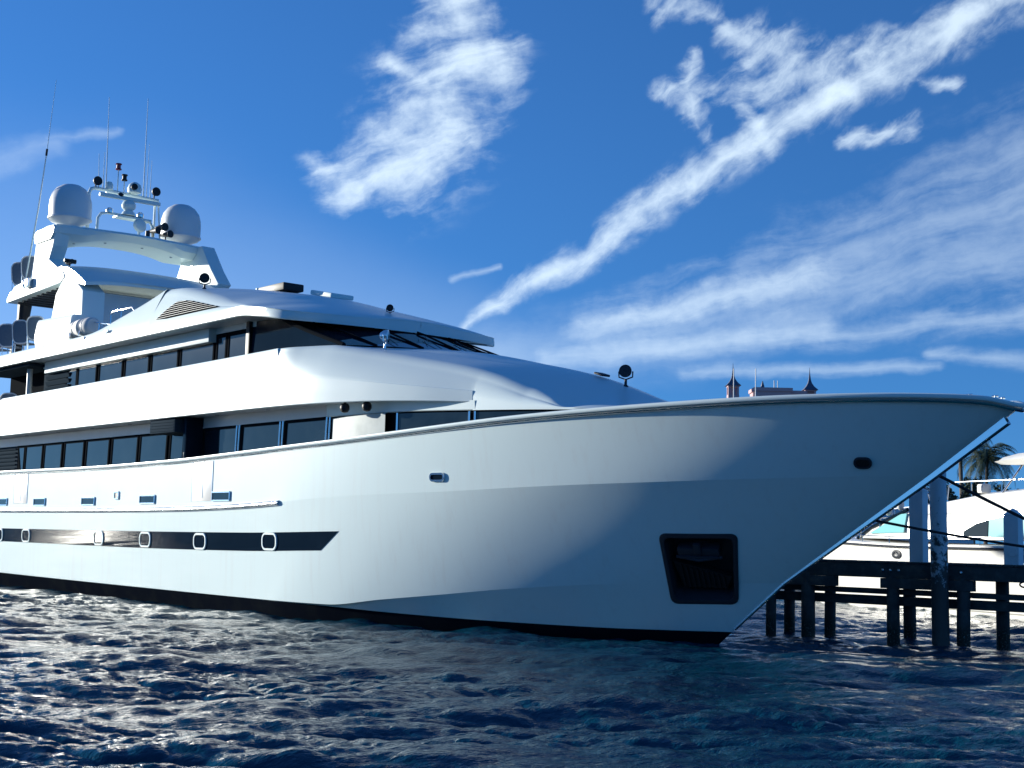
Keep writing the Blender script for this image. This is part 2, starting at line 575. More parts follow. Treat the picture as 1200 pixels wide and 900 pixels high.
def build_sea():
    wind = np.array([0.80, -0.60])
    wind /= np.linalg.norm(wind)
    A = ocean_tile(83.0, 1024, 4.6, 0.26, wind, 5.0, 3, 1.2)
    w2 = np.array([0.62, -0.78])
    B = ocean_tile(23.7, 1024, 1.0, 0.088, w2, 8.0, 9, 1.2)
    Cc = ocean_tile(7.3, 512, 0.5, 0.042, wind, 6.0, 21, 1.0)
    r = [1.2]
    while r[-1] < 9000:
        q = r[-1]
        r.append(q + (q * 0.07 if q < 9 else q * 0.0034 if q < 110 else q * 0.02))
    r = np.array(r)
    a0 = math.atan2(0.6410, -0.7675)
    fine = np.linspace(-0.56, 0.56, 900)
    coarse = np.linspace(0.56, 2 * math.pi - 0.56, 110)[1:-1]
    th = np.concatenate([fine, coarse]) + a0
    nr, nt = len(r), len(th)
    rr, tt = np.meshgrid(r, th, indexing='ij')
    x = CAM.x + rr * np.cos(tt)
    y = CAM.y + rr * np.sin(tt)
    fade = np.clip(1.3 - rr / 500.0, 0.0, 1.0)
    h, dx, dy = sample(A, 83.0, x, y)
    h2, dx2, dy2 = sample(B, 23.7, x, y)
    gust = 0.75 + 0.5 * sample((A[0] / A[0].std(),) * 3, 83.0, x * 0.23, y * 0.23)[0].clip(-1, 1)
    h3, dx3, dy3 = sample(Cc, 7.3, x, y)
    f3 = np.clip(1.6 - rr / 35.0, 0, 1) * gust
    f2 = fade * np.clip(1.4 - rr / 120.0, 0, 1) * gust
    z = h * fade + h2 * f2 + h3 * f3
    px = x - dx * fade - dx2 * f2 - dx3 * f3
    py = y - dy * fade - dy2 * f2 - dy3 * f3
    co = np.stack([px, py, z], -1).reshape(-1, 3).astype(np.float32)
    i = np.arange(nr - 1)[:, None] * nt
    j = np.arange(nt)[None, :]
    j1 = (j + 1) % nt
    quads = np.stack([i + j, i + nt + j, i + nt + j1, i + j1], -1).reshape(-1, 4)
    me = bpy.data.meshes.new('water')
    me.vertices.add(len(co))
    me.vertices.foreach_set('co', co.ravel())
    nq = len(quads)
    me.loops.add(nq * 4)
    me.loops.foreach_set('vertex_index', quads.ravel().astype(np.int32))
    me.polygons.add(nq)
    me.polygons.foreach_set('loop_start', np.arange(nq, dtype=np.int32) * 4)
    me.polygons.foreach_set('use_smooth', np.ones(nq, bool))
    me.update(calc_edges=True)
    o = link('water', me, M['water'])
    o['kind'] = 'structure'


build_sea()

# ------------------------------------------------------------------ motor yacht: hull
yacht = thing('motor_yacht', 'large white motor yacht with raked bow, dark window bands and radar arch', 'yacht')
XS = -44.0
z_sheer = pchip([-44, -34, -26, -19.3, -15.2, -12.1, -9.7, -7.6, -5.5, -3.3, -1.2, 1.3, 3.5, 4.9, 6.3, 7.0, 7.42],
                [4.46, 4.45, 4.42, 4.48, 4.59, 4.69, 4.77, 4.86, 4.96, 5.06, 5.125, 5.18, 5.21, 5.20, 5.16, 5.11, 4.99])
z_knuck = pchip([-44, -26, -19, -14.8, -12.6, -11.1, -8.5, -5.4, -3.5, -1.2, 0, 1.8, 5.45],
                [2.95, 2.95, 2.98, 3.06, 3.15, 3.23, 3.32, 3.39, 3.46, 3.53, 3.56, 3.61, 3.70])
z_chine = pchip([-44, -22, -13, -10.4, -8.3, -6.4, -4.4, -2.1, -0.9, 0.2, 1.8],
                [0.62, 0.48, 0.45, 0.46, 0.68, 0.88, 1.10, 1.29, 1.36, 1.40, 1.46])
z_boot = pchip([-44, -22, -13, -10.4, -8.5, -5.0, -2.7, -1.1, 0.33], [0.6, 0.46, 0.43, 0.40, 0.35, 0.29, 0.28, 0.30, 0.33])


def bs(X, xt, x0, B, p, q):
    t = np.clip((np.asarray(X, float) - x0) / (xt - x0), 0, 1)
    b = B * np.maximum(1 - t**p, 0)**q
    aft = np.clip((-30.0 - np.asarray(X, float)) / 14.0, 0, 1)
    return b * (1 - 0.06 * aft**2)


LN = {  # stem x, where the taper starts, half breadth, fullness
    'keel': (-1.8, -13, 3.3, 1.45, 1.0), 'water': (0.0, -13, 3.85, 1.6, 1.0), 'boot': (0.33, -13, 3.93, 1.6, 1.0),
    'chine': (1.8, -13, 3.97, 1.8, 0.90), 'knuckle': (5.45, -13, 4.05, 2.1, 0.75), 'sheer': (7.42, -14, 4.05, 2.35, 0.62)}
ZF = {'keel': lambda X: np.full_like(np.asarray(X, float), -1.3), 'water': lambda X: np.zeros_like(np.asarray(X, float)),
      'boot': z_boot, 'chine': z_chine, 'knuckle': z_knuck, 'sheer': z_sheer}
ucol = np.concatenate([np.linspace(0, 0.62, 60)[:-1], np.linspace(0.62, 0.86, 70)[:-1], np.linspace(0.86, 0.985, 190)[:-1], np.linspace(0.985, 1, 16)])


def line(name):
    xt, x0, B, p, q = LN[name]
    X = XS + (xt - XS) * ucol
    return np.stack([X, bs(X, xt, x0, B, p, q), ZF[name](X)], -1)


def patch(a, b, n, hollow=0.0):
    A, B = line(a), line(b)
    rows = []
    for i in range(n + 1):
        s = i / n
        P = A * (1 - s) + B * s
        fa = np.clip((P[:, 0] + 11) / 14.0, 0, 1)
        fb = np.clip((1 - ucol) / 0.17, 0, 1)
        fwd = fa * fa * (3 - 2 * fa) * fb * fb * (3 - 2 * fb)
        P[:, 1] -= hollow * 4 * s * (1 - s) * fwd
        P[:, 1] = np.maximum(P[:, 1], 0)
        rows.append(P)
    return np.array(rows)


P_bottom = patch('keel', 'boot', 4)
P_low = patch('boot', 'chine', 18)
P_mid = patch('chine', 'knuckle', 44, 0.16)
P_top = patch('knuckle', 'sheer', 18, 0.07)
HULLROWS = np.concatenate([P_low, P_mid[1:], P_top[1:]], 0)


def hull_y(X, z):
    ys = np.array([np.interp(X, r[:, 0], r[:, 1], right=0.0) for r in HULLROWS])
    zs = np.array([np.interp(X, r[:, 0], r[:, 2]) for r in HULLROWS])
    return float(np.interp(z, zs, ys))


def hull_frame(X, z):
    """point on the starboard side, outward normal and tangents"""
    e = 0.05
    p = Vector((X, -hull_y(X, z), z))
    tx = Vector((2 * e, -(hull_y(X + e, z) - hull_y(X - e, z)), 0)).normalized()
    tz = Vector((0, -(hull_y(X, z + e) - hull_y(X, z - e)), 2 * e)).normalized()
    n = tx.cross(tz).normalized()
    return p, n, tx, n.cross(tx)


POCKET = [(-0.18, 2.45), (1.46, 2.47), (0.71, 0.99), (-0.62, 0.95)]
PKC = (sum(p[0] for p in POCKET) / 4, sum(p[1] for p in POCKET) / 4)
POCKET_CUT = [(PKC[0] + (x - PKC[0]) * 0.965, PKC[1] + (z - PKC[1]) * 0.965) for x, z in POCKET]


def inside(poly, x, y):
    r = False
    for (x0, y0), (x1, y1) in zip(poly, poly[1:] + poly[:1]):
        if (y0 > y) != (y1 > y) and x < (x1 - x0) * (y - y0) / (y1 - y0) + x0:
            r = not r
    return r


def hull_mesh(patches, name, material, cut=None):
    mb = MB()
    for P in patches:
        for side in (-1, 1):
            nr, nc = P.shape[:2]
            vs = [mb.bm.verts.new((p[0], side * p[1], p[2])) for r in P for p in r]
            for i in range(nr - 1):
                for j in range(nc - 1):
                    q = [i * nc + j, i * nc + j + 1, (i + 1) * nc + j + 1, (i + 1) * nc + j]
                    if cut and side == -1:
                        cx = sum(vs[k].co.x for k in q) / 4
                        cz = sum(vs[k].co.z for k in q) / 4
                        if inside(cut, cx, cz):
                            continue
                    if side == 1:
                        q = q[::-1]
                    try:
                        mb.bm.faces.new([vs[k] for k in q])
                    except ValueError:
                        pass
    bmesh.ops.dissolve_degenerate(mb.bm, dist=1e-5, edges=mb.bm.edges)
    return mb.build(name, material, yacht, angle=60, merge=0, recalc=False)


hull_mesh([P_low, P_mid, P_top], 'hull', M['hull'], POCKET_CUT)
hull_mesh([P_bottom], 'hull_bottom', M['bottom'])
# transom, main deck and bulwark lining
mb = MB()
tr = [Vector(p) for r in (P_bottom[0], P_bottom[-1], P_mid[0], P_mid[-1], P_top[-1]) for p in [r[0]]]
mb.quad(*([Vector((p.x, -p.y, p.z)) for p in tr] + [Vector((p.x, p.y, p.z)) for p in tr[::-1]]))
mb.build('transom', M['hull'], yacht)
mb = MB()
S = P_top[-1]
rows = [[Vector((p[0], s * max(hull_y(p[0], p[2] - 1.0) - 0.08, 0), p[2] - 1.0)) for s in (-1, -0.5, 0, 0.5, 1)] for p in S[::3] if p[0] < 5.6]
mb.loft(rows)
mb.build('main_deck', M['soffit'], yacht)
for s in (-1, 1):
    mb = MB()
    mb.loft([[Vector((p[0], s * max(hull_y(p[0], p[2] + d) - 0.12, 0), p[2] + d)) for d in (-1.02, -0.5, -0.02)] for p in S if p[0] < 5.5])
    mb.build('bulwark_lining', M['white'], yacht)


def strip_along(mb, pts, prof, closed=True):
    """sweep a profile of (outward, up) offsets along a plan curve"""
    rows = []
    n = len(pts)
    for i, p in enumerate(pts):
        d = (pts[min(i + 1, n - 1)] - pts[max(i - 1, 0)])
        d.z = 0
        d.normalize()
        out = Vector((d.y, -d.x, 0))
        rows.append([p + out * a + Vector((0, 0, b)) for a, b in prof])
    mb.loft(rows, closed=closed, cap=closed)


sheer_st = [Vector((p[0], -p[1], p[2])) for p in S]
sheer_all = sheer_st[:-1] + [Vector((p[0], p[1], p[2])) for p in S[::-1]]
mb = MB()
strip_along(mb, sheer_all, [(-0.17, -0.035), (-0.17, 0.01), (-0.12, 0.035), (0.0, 0.04), (0.06, 0.02), (0.07, -0.015), (0.05, -0.05), (0.0, -0.055)])
mb.build('cap_rail', M['white'], yacht, angle=50)
mb = MB()
strip_along(mb, sheer_all, [(0.0, -0.135), (0.03, -0.12), (0.045, -0.1), (0.03, -0.08), (0.0, -0.07)])
mb.build('rail_moulding', M['steel'], yacht, angle=60)
# polished flat bar along the stem
mb = MB()
rows = []
SP = [Vector((r[-1][0], 0, r[-1][2])) for r in np.concatenate([P_low[1:], P_mid[1::2], P_top[1::2]], 0)]
for i, p in enumerate(SP):
    tv = (SP[min(i + 1, len(SP) - 1)] - SP[max(i - 1, 0)]).normalized()
    nv = Vector((tv.z, 0, -tv.x))
    k = min(1.0, max(0.0, (p.z - 0.6) / 4.2))
    a, w = 0.025 + 0.13 * k**1.5, 0.03 + 0.03 * k
    rows.append([p + nv * q + Vector((0, y, 0)) for q, y in ((-0.10, -w), (a - 0.02, -w), (a, -w + 0.015), (a, w - 0.015), (a - 0.02, w), (-0.10, w))])
mb.loft(rows[:-1], closed=True, cap=True)
mb.build('stem_bar', M['steel'], yacht, angle=30)

# rub rail
for s in (-1, 1):
    mb = MB()
    pts = []
    for X in np.linspace(-43.9, -12.6, 60):
        pts.append(Vector((X, s * (hull_y(X, float(z_knuck(X)) - 0.01)), float(z_knuck(X)) - 0.02)))
    if s == 1:
        pts = pts[::-1]
    strip_along(mb, pts, [(-0.02, -0.075), (0.06, -0.06), (0.085, 0.0), (0.06, 0.06), (-0.02, 0.075)])
    mb.build('rub_rail', M['steel'], yacht, angle=60)

# dark glazed band on both sides, following the hull
zt = pchip([-44, -33, -22, -14.8, -9.2], [2.27, 2.25, 2.26, 2.29, 2.39])
zb = pchip([-44, -33, -22, -14.8, -10.4], [1.75, 1.75, 1.73, 1.77, 1.87])
for s in (-1, 1):
    mb = MB()
    rows = []
    for t in np.linspace(0, 1, 70):
        xa = -43.6 + (43.6 - 9.75) * t
        xb_ = -43.6 + (43.6 - 10.55) * t
        rows.append([Vector((xb_ * (1 - k) + xa * k, s * (hull_y(xb_ * (1 - k) + xa * k, (1 - k) * float(zb(xb_)) + k * float(zt(xa))) + o), (1 - k) * float(zb(xb_)) + k * float(zt(xa))))
                     for k, o in ((0, -0.02), (0, 0.012), (0.33, 0.012), (0.66, 0.012), (1, 0.012), (1, -0.02))])
    mb.loft(rows)
    mb.build('window_band', M['band'], yacht, angle=40)


def hull_rounded(X, z, w, h, r, n=6):
    """outline of a rounded rectangle in hull tangent axes"""
    pts = []
    for cx, cz, a0 in ((w / 2 - r, h / 2 - r, 0), (-w / 2 + r, h / 2 - r, 90), (-w / 2 + r, -h / 2 + r, 180), (w / 2 - r, -h / 2 + r, 270)):
        for k in range(n + 1):
            a = math.radians(a0 + 90 * k / n)
            pts.append((cx + r * math.cos(a), cz + r * math.sin(a)))
    return pts


def hull_fitting(name, X, z, w, h, r, rim, mat_rim, mat_in, label=None, lift=0.012, side=-1, rec=0.0):
    p, n, tx, tz = hull_frame(X, z)

    def at(a, b, c):
        v = p + tx * a + tz * b + n * c
        return Vector((v.x, v.y * -side if side == 1 else v.y, v.z)) if side == -1 else Vector((v.x, -v.y, v.z))
    o1 = hull_rounded(X, z, w, h, r)
    o2 = hull_rounded(X, z, w - 2 * rim, h - 2 * rim, max(r - rim, 0.01))
    mb = MB()
    rows = [[at(a, b, -0.03) for a, b in o1], [at(a, b, lift + 0.015) for a, b in o1], [at(a * 0.97, b * 0.97, lift + 0.028) for a, b in o1],
            [at(a, b, lift + 0.028) for a, b in o2], [at(a, b, lift + 0.004) for a, b in o2]]
    mb.loft(rows, closed=True)
    fr = mb.build(name, mat_rim, yacht, angle=40)
    mb = MB()
    mb.quad(*[at(a * 1.01, b * 1.01, lift + 0.007 - rec) for a, b in o2])
    mb.build('pane', mat_in, fr)
    if label:
        fr['label'] = label
    return fr


for X in (-33.67, -30.89, -24.38, -20.83, -17.13, -13.06):
    hull_fitting('porthole', X, 2.0 if X < -14 else 2.06, 0.80, 0.50, 0.2, 0.06, M['white'], M['band'], lift=0.02)
    hull_fitting('porthole', X, 2.0 if X < -14 else 2.06, 0.80, 0.50, 0.2, 0.06, M['white'], M['band'], lift=0.02, side=1)
for X, z in ((-33.52, 3.27), (-29.71, 3.25), (-25.36, 3.25), (-20.77, 3.28), (-15.9, 3.34)):
    hull_fitting('hull_window', X, z, 1.12, 0.30, 0.04, 0.045, M['steel'], M['glass'])
hull_fitting('vent_hatch', -23.09, 3.43, 0.36, 0.28, 0.04, 0.05, M['steel'], M['dark_steel'])
hull_fitting('fairlead', -5.87, 3.73, 0.52, 0.22, 0.10, 0.05, M['steel'], M['band'], 'oval polished fairlead with pale rim on the lit side')
hull_fitting('fairlead', 4.54, 3.94, 0.36, 0.26, 0.12, 0.045, M['dark_steel'], M['black'], 'small dark oval fairlead near the stem')

# boarding doors in the bulwark
for Xa, Xb in ((-32.3, -31.0), (-17.75, -16.5)):
    mb = MB()
    pts = [(Xa, 3.2), (Xb, 3.2), (Xb, float(z_sheer(Xb)) - 0.16), (Xa, float(z_sheer(Xa)) - 0.16)]
    mb.prism([(x, z) for x, z in pts], 'y', -4.062, -4.02, bev=0.008)
    d = mb.build('boarding_door', M['cream'], yacht)
    xm = Xa * 0.45 + Xb * 0.55
    for c_, sz in (((xm, -4.064, 3.85), (0.018, 0.012, 1.1)), ((Xb + 0.02, -4.056, 3.8), (0.025, 0.016, 1.2)), ((Xa - 0.02, -4.056, 3.8), (0.025, 0.016, 1.2))):
        mb = MB()
        mb.box(c_, sz)
        mb.build('door_seam', M['steel'], d)

# anchor pocket
pk = thing('anchor_pocket', None, None)
pk.parent = yacht


def on_pocket(x, z, dep):
    p, n, tx, tz = hull_frame(x, z)
    return p + n * dep


PC = []
rr = 0.16
for i, c in enumerate(POCKET):
    c = Vector(c)
    a = (Vector(POCKET[i - 1]) - c).normalized()
    b = (Vector(POCKET[(i + 1) % 4]) - c).normalized()
    for k in range(7):
        t = k / 6
        q0, q1 = c + a * rr, c + b * rr
        PC.append(q0 * (1 - t)**2 + c * 2 * t * (1 - t) + q1 * t**2)
cen = sum(PC, Vector((0, 0))) / len(PC)
nbase = hull_frame(cen.x, cen.y)[1]


def ring(scale, dep, flat=False):
    r = []
    for q in PC:
        v = cen + (q - cen) * scale
        p = on_pocket(v.x, v.y, 0.0) + nbase * dep
        r.append(p)
    return r


mb = MB()
mb.loft([ring(1.04, -0.03), ring(1.035, 0.015), ring(1.0, 0.022), ring(0.91, 0.015), ring(0.90, -0.06)], closed=True)
mb.build('pocket_frame', M['dark_steel'], pk, angle=50)
mb = MB()
mb.loft([ring(0.90, -0.03), ring(0.86, -0.50)], closed=True)
mb.quad(*ring(0.87, -0.49))
mb.build('pocket_lining', M['dark_steel'], pk)
_, n0, t0, b0 = hull_frame(cen.x, cen.y)
rotp = Matrix((t0, b0, n0)).transposed()
pc = on_pocket(cen.x, cen.y, 0)
mb = MB()
mb.box(pc + b0 * 0.40 - n0 * 0.22 + t0 * 0.0, (0.95, 0.20, 0.30), rotp, bev=0.04)
mb.box(pc + b0 * 0.27 - n0 * 0.16, (0.88, 0.07, 0.26), rotp, bev=0.03)
mb.box(pc + b0 * 0.50 - n0 * 0.08, (0.16, 0.26, 0.10), rotp, bev=0.02)
mb.tube([pc + b0 * 0.26 - t0 * 0.52 - n0 * 0.1, pc + b0 * 0.22 - n0 * 0.02, pc + b0 * 0.26 + t0 * 0.52 - n0 * 0.1], 0.035)
mb.build('anchor', M['dark_steel'], pk)
mb = MB()
poly = [(-0.66, 0.10), (0.62, -0.30), (0.46, -0.62), (-0.52, -0.62)]
f0 = [pc + t0 * a + b0 * b - n0 * 0.16 for a, b in poly]
mb.loft([[p for p in f0], [p - n0 * 0.12 for p in f0]], closed=True, cap=True)
for k in range(9):
    a = -0.48 + k * 0.115
    top = 0.10 - (a + 0.70) / 1.42 * 0.44 - 0.03
    mb.box(pc + t0 * a + b0 * ((top - 0.60) / 2) - n0 * 0.145, (0.03, top + 0.60, 0.05), rotp)
mb.build('chafe_plate', M['black'], pk)

# ------------------------------------------------------------------ motor yacht: superstructure
def sheer_b(X):
    return bs(X, *LN['sheer'])


z_C = pchip([-44, -15, -9.6, -6.6, -5.6], [5.88, 5.84, 5.78, 5.66, 5.60])        # underside edge of the upper deck
z_B = pchip([-44, -33, -22.7, -15.2, -12.9], [7.36, 7.37, 7.41, 7.46, 7.48])     # top of the upper bulwark
y_band = pchip([-13.5, -12.5, -11.5, -9.5, -7.5, -5.6], [4.05, 4.04, 3.98, 3.72, 3.34, float(bs(-5.6, 7.42, -14, 4.05, 2.0, 0.65)) - 0.78])
z_cr = pchip([-13.5, -12.5, -8.8, -5.6, -4.2, -2.8, -2.0, 0.4], [6.90, 6.72, 6.24, 5.74, 5.50, 5.32, 5.27, 5.10])
z_tip = pchip([-13.5, -12.5, -8.8, -5.6], [6.90, 6.72, 6.26, 5.88])
z_crown = pchip([-13.5, -11.5, -9.7, -6.48, -4.17, -3.1, -1.65, -0.4, 0.4], [7.49, 7.53, 7.48, 6.92, 6.40, 6.06, 5.54, 5.0, 4.6])
n_sec = pchip([-13.5, -12.8, -11.5, -9, -6, -3, 0.4], [26, 14, 7, 5.0, 4.0, 3.0, 2.3])
z_low = pchip([-12, -8.6, -5.7, -2.3, 0.4], [5.52, 5.50, 5.41, 5.27, 5.1])


def y_trunk(X):
    b = float(bs(X, 7.42, -14, 4.05, 2.0, 0.65)) - 0.78
    t = min(1.0, max(0.0, (X + 2.6) / 3.0))
    return max(0.02, b * (1 - t**2.6)**0.5)


def y_out(X):
    t = min(1.0, max(0.0, (X + 5.6) / 0.001))
    return float(y_band(X)) if X <= -5.6 else y_trunk(X)


def sect(yo, z0, z1, n, k=26):
    """quarter superellipse from (yo, z0) to (0, z1)"""
    r = []
    for i in range(k + 1):
        a = math.pi / 2 * i / k
        r.append((yo * abs(math.cos(a))**(2 / n), z0 + (z1 - z0) * abs(math.sin(a))**(2 / n)))
    return r


def sect3(A, S, C, n1=9, n2=12, n3=16, cut=0.22, bulge=0.03, cam_p=2.0):
    """flank from A up to a soft shoulder at S, then a cambered top to the centreline C"""
    A, S, C = Vector(A), Vector(S), Vector(C)
    r = min(cut, 0.45 * (S - A).length, 0.45 * S.x)
    p0 = S + (A - S).normalized() * r if (A - S).length > 1e-4 else S.copy()
    kk = (C.y - S.y)
    ytop = lambda y: C.y - kk * abs(y / max(S.x, 1e-4))**cam_p
    y1 = S.x - r
    p1 = Vector((y1, ytop(y1)))
    out = []
    nrm = Vector((-(p0 - A).y, (p0 - A).x))
    nrm = -nrm.normalized() if nrm.length > 1e-6 else Vector((0, 0))
    if nrm.x < 0:
        nrm = -nrm
    for i in range(n1):
        t = i / n1
        out.append(A.lerp(p0, t) + nrm * bulge * 4 * t * (1 - t))
    for i in range(n2):
        t = i / n2
        out.append(p0 * (1 - t)**2 + S * 2 * t * (1 - t) + p1 * t * t)
    for i in range(n3 + 1):
        y = y1 * (1 - i / n3)
        out.append(Vector((y, ytop(y))))
    return [(p.x, p.y) for p in out]


y_sh = pchip([-13.4, -12.67, -11.84, -11.05, -10.23, -9.28, -7.74, -6.12, -4.97, -3.97], [4.03, 3.99, 3.80, 3.61, 3.45, 3.26, 2.98, 2.70, 2.54, 2.42])
z_sh = pchip([-13.4, -12.67, -11.84, -11.05, -10.23, -9.28, -7.74, -6.12, -4.97, -3.97, -3.2, -2.61, 0.4], [7.47, 7.48, 7.47, 7.45, 7.32, 7.14, 6.85, 6.53, 6.22, 5.87, 5.58, 5.32, 4.9])

# foredeck coachroof, flowing from the windshield down to the nose
mb = MB()
rows = []
for X in list(np.linspace(-13.4, -5.6, 60)) + list(np.linspace(-5.58, 0.38, 70)):
    yo, z0, z1, n = y_out(X), float(z_cr(X)), float(z_crown(X)), float(n_sec(X))
    if X > -5.6:
        pass
    ysh, zsh = min(float(y_sh(X)), yo - 0.01), max(float(z_sh(X)), z0 + 0.01)
    q = sect3((yo, z0), (ysh, zsh), (0.0, max(z1, zsh + 0.01)), cut=float(np.interp(X, [-13.2, -11.0], [0.02, 0.22])), cam_p=float(np.interp(X, [-9, -5, -3], [2.0, 1.6, 1.25])))
    zl = float(z_low(X)) if X > -5.6 else z0 - 0.002
    half = [(yo, zl)] + q
    pts = [Vector((X, -y, z)) for y, z in half] + [Vector((X, y, z)) for y, z in half[:-1][::-1]]
    rows.append(pts)
mb.loft(rows)
mb.build('foredeck_coachroof', M['white'], yacht, angle=40)

# upper deck bulwark: tall white band along both sides, ending in a blunt wing
for s in (-1, 1):
    mb = MB()
    rows = []
    for X in np.linspace(-34.3, -13.0, 60):
        y = float(bs(X, 30, 20, 4.055, 2, 1))
        zc, zb_ = float(z_C(X)), float(z_B(X))
        rows.append([Vector((X, s * a, b)) for a, b in ((y - 0.30, zc + 0.03), (y - 0.02, zc), (y, zc + 0.02), (y, zc + 0.5), (y, 6.9), (y, zb_ - 0.03), (y - 0.02, zb_), (y - 0.10, zb_), (y - 0.12, zb_ - 0.03), (y - 0.13, 6.3))])
    for X in np.linspace(-12.9, -5.6, 46):
        y = float(y_band(X)) + 0.006
        zc, zk = float(z_C(X)), float(z_tip(X))
        k = max(0.0, 1 - (X + 12.9) / 1.0)
        rows.append([Vector((X, s * a, b)) for a, b in ((y - 0.30, zc + 0.03), (y - 0.02, zc), (y, zc + 0.02), (y, zc * 0.6 + zk * 0.4), (y, zk - 0.02), (y - 0.004, zk), (y - 0.02, zk + 0.01), (y - 0.06, zk + 0.02), (y - 0.10, zk), (y - 0.3, zk - 0.10))])
    mb.loft(rows)
    mb.quad(*rows[-1])
    mb.build('upper_bulwark', M['white'], yacht, angle=35)
# step of the bulwark down to the open aft deck
for s in (-1, 1):
    mb = MB()
    poly = [(-34.3, 7.36), (-34.45, 7.05), (-34.75, 6.55), (-35.2, 6.25), (-40, 6.25), (-40, 5.88), (-34.3, 5.88)]
    mb.prism(poly, 'y', s * 4.05, s * 3.93, bev=0.01)
    mb.build('aft_bulwark', M['white'], yacht)
mb = MB()
rows = []
for X in np.concatenate([np.linspace(-40, -13, 30), np.linspace(-12.6, -5.7, 24)]):
    y = (float(y_band(X)) if X > -13.2 else 4.05) - 0.2
    z = float(z_C(X)) + 0.045
    rows.append([Vector((X, k * y, z)) for k in (-1, 0, 1)])
mb.loft(rows)
mb.build('upper_deck_soffit', M['soffit'], yacht)
mb = MB()
mb.box((-26.8, 0, 6.28), (26.4, 7.8, 0.06))
mb.build('upper_deck', M['soffit'], yacht)
for X in np.arange(-33.2, -13.0, 3.1):
    mb = MB()
    mb.tube([(X, -3.35, 5.90), (X, -3.35, 5.865)], 0.07, 12)
    mb.build('soffit_downlight', M['steel'], yacht)

# main deck house
mb = MB()
for s in (-1, 1):
    mb.box((-27.7, s * 3.06, 4.0), (32.6, 0.1, 1.10))
    mb.box((-27.7, s * 3.07, 5.715), (32.6, 0.12, 0.34))
    mb.box((-27.7, s * 3.10, 5.565), (32.6, 0.1, 0.05))
mb.box((-43.9, 0, 4.65), (0.1, 6.2, 2.4))
mb.build('main_house_wall', M['soffit'], yacht, merge=0)
for s in (-1, 1):
    mb = MB()
    mb.box((-27.7, s * 3.085, 5.04), (32.5, 0.03, 1.02))
    mb.build('window_surround', M['frame'], yacht)
    mb = MB()
    mb.box((-24.0, s * 3.085, 7.8), (16.0, 0.03, 1.45))
    mb.build('window_surround', M['frame'], yacht)


def window(xa, xb, y, z0, z1, parent, lean=0.0, fw=0.045, glass='glass', frame='frame', la=None):
    """glass pane in a thin frame on a side wall at y, both sides alike"""
    la = lean if la is None else la
    q = [(xa - la, z0), (xb - lean, z0), (xb, z1), (xa, z1)]
    cx = sum(p[0] for p in q) / 4
    cz = sum(p[1] for p in q) / 4
    s = -1 if y < 0 else 1
    mb = MB()
    mb.prism(q, 'y', y - s * 0.03, y)
    w = mb.build('window', M[glass], parent)
    mb = MB()
    kx, kz = 1 + 2 * fw / max(0.1, (xb - xa)), 1 + 2 * fw / (z1 - z0)
    o = [(cx + (x - cx) * kx, cz + (z - cz) * kz) for x, z in q]
    i = [(cx + (x - cx) * (2 - kx), cz + (z - cz) * (2 - kz)) for x, z in q]
    rows = []
    for ring_, dy in ((o, -0.05), (o, 0.022), (i, 0.022), (i, -0.005)):
        rows.append([Vector((x, y + s * dy, z)) for x, z in ring_])
    mb.loft(rows, closed=True)
    mb.build('frame', M[frame], w)
    return w


MAINW = [(-33.75, -32.05), (-31.85, -30.15), (-29.9, -28.15), (-27.9, -25.95), (-25.7, -23.65), (-23.45, -21.45), (-21.2, -20.25), (-20.05, -19.25)]
for xa, xb in MAINW:
    window(xa, xb, -3.13, 4.48, 5.50, yacht, lean=0.06)
window(-34.6, -33.9, -3.13, 4.48, 5.50, yacht, lean=0.06, la=-0.35)
for xa, xb in ((-18.85, -16.75), (-16.45, -14.2), (-13.9, -11.65)):
    window(xa, xb, -3.13, 4.50, 5.50, yacht, lean=0.06, frame='frame')
mb = MB()
for xa, xb in MAINW + [(-18.85, -16.75), (-16.45, -14.2), (-13.9, -11.65)]:
    mb.box(((xa + xb) / 2, 3.13, 5.0), (xb - xa, 0.03, 1.02))
mb.build('port_side_glazing', M['glass'], yacht, merge=0)
for k, X in enumerate((-16.6, -14.05, -11.55)):
    mb = MB()
    for d in (-0.10, 0.06):
        mb.tube([(X + d - 0.06, -3.19, 4.45), (X + d, -3.19, 5.53)], 0.032, 8)
    mb.build('chrome_mullion', M['steel'], yacht)
mb = MB()
for k in range(7):
    mb.box((-37.5, -3.14, 4.5 + k * 0.155), (5.4, 0.05, 0.05), Matrix.Rotation(0.4, 3, 'X'))
mb.box((-37.5, -3.10, 4.98), (5.6, 0.02, 1.1))
mb.build('engine_room_grille', M['panel'], yacht, merge=0)
# wing bulkhead with its dark overhead box
mb = MB()
mb.box((-19.08, -3.42, 5.12), (0.20, 0.60, 1.48), bev=0.02)
mb.build('wing_bulkhead', M['band'], yacht)
mb = MB()
mb.box((-20.25, -3.55, 5.62), (1.75, 0.75, 0.44), bev=0.02)
for k in range(4):
    mb.box((-20.25, -3.93, 5.47 + k * 0.09), (1.66, 0.03, 0.03))
mb.build('overhead_box', M['panel'], yacht, merge=0)

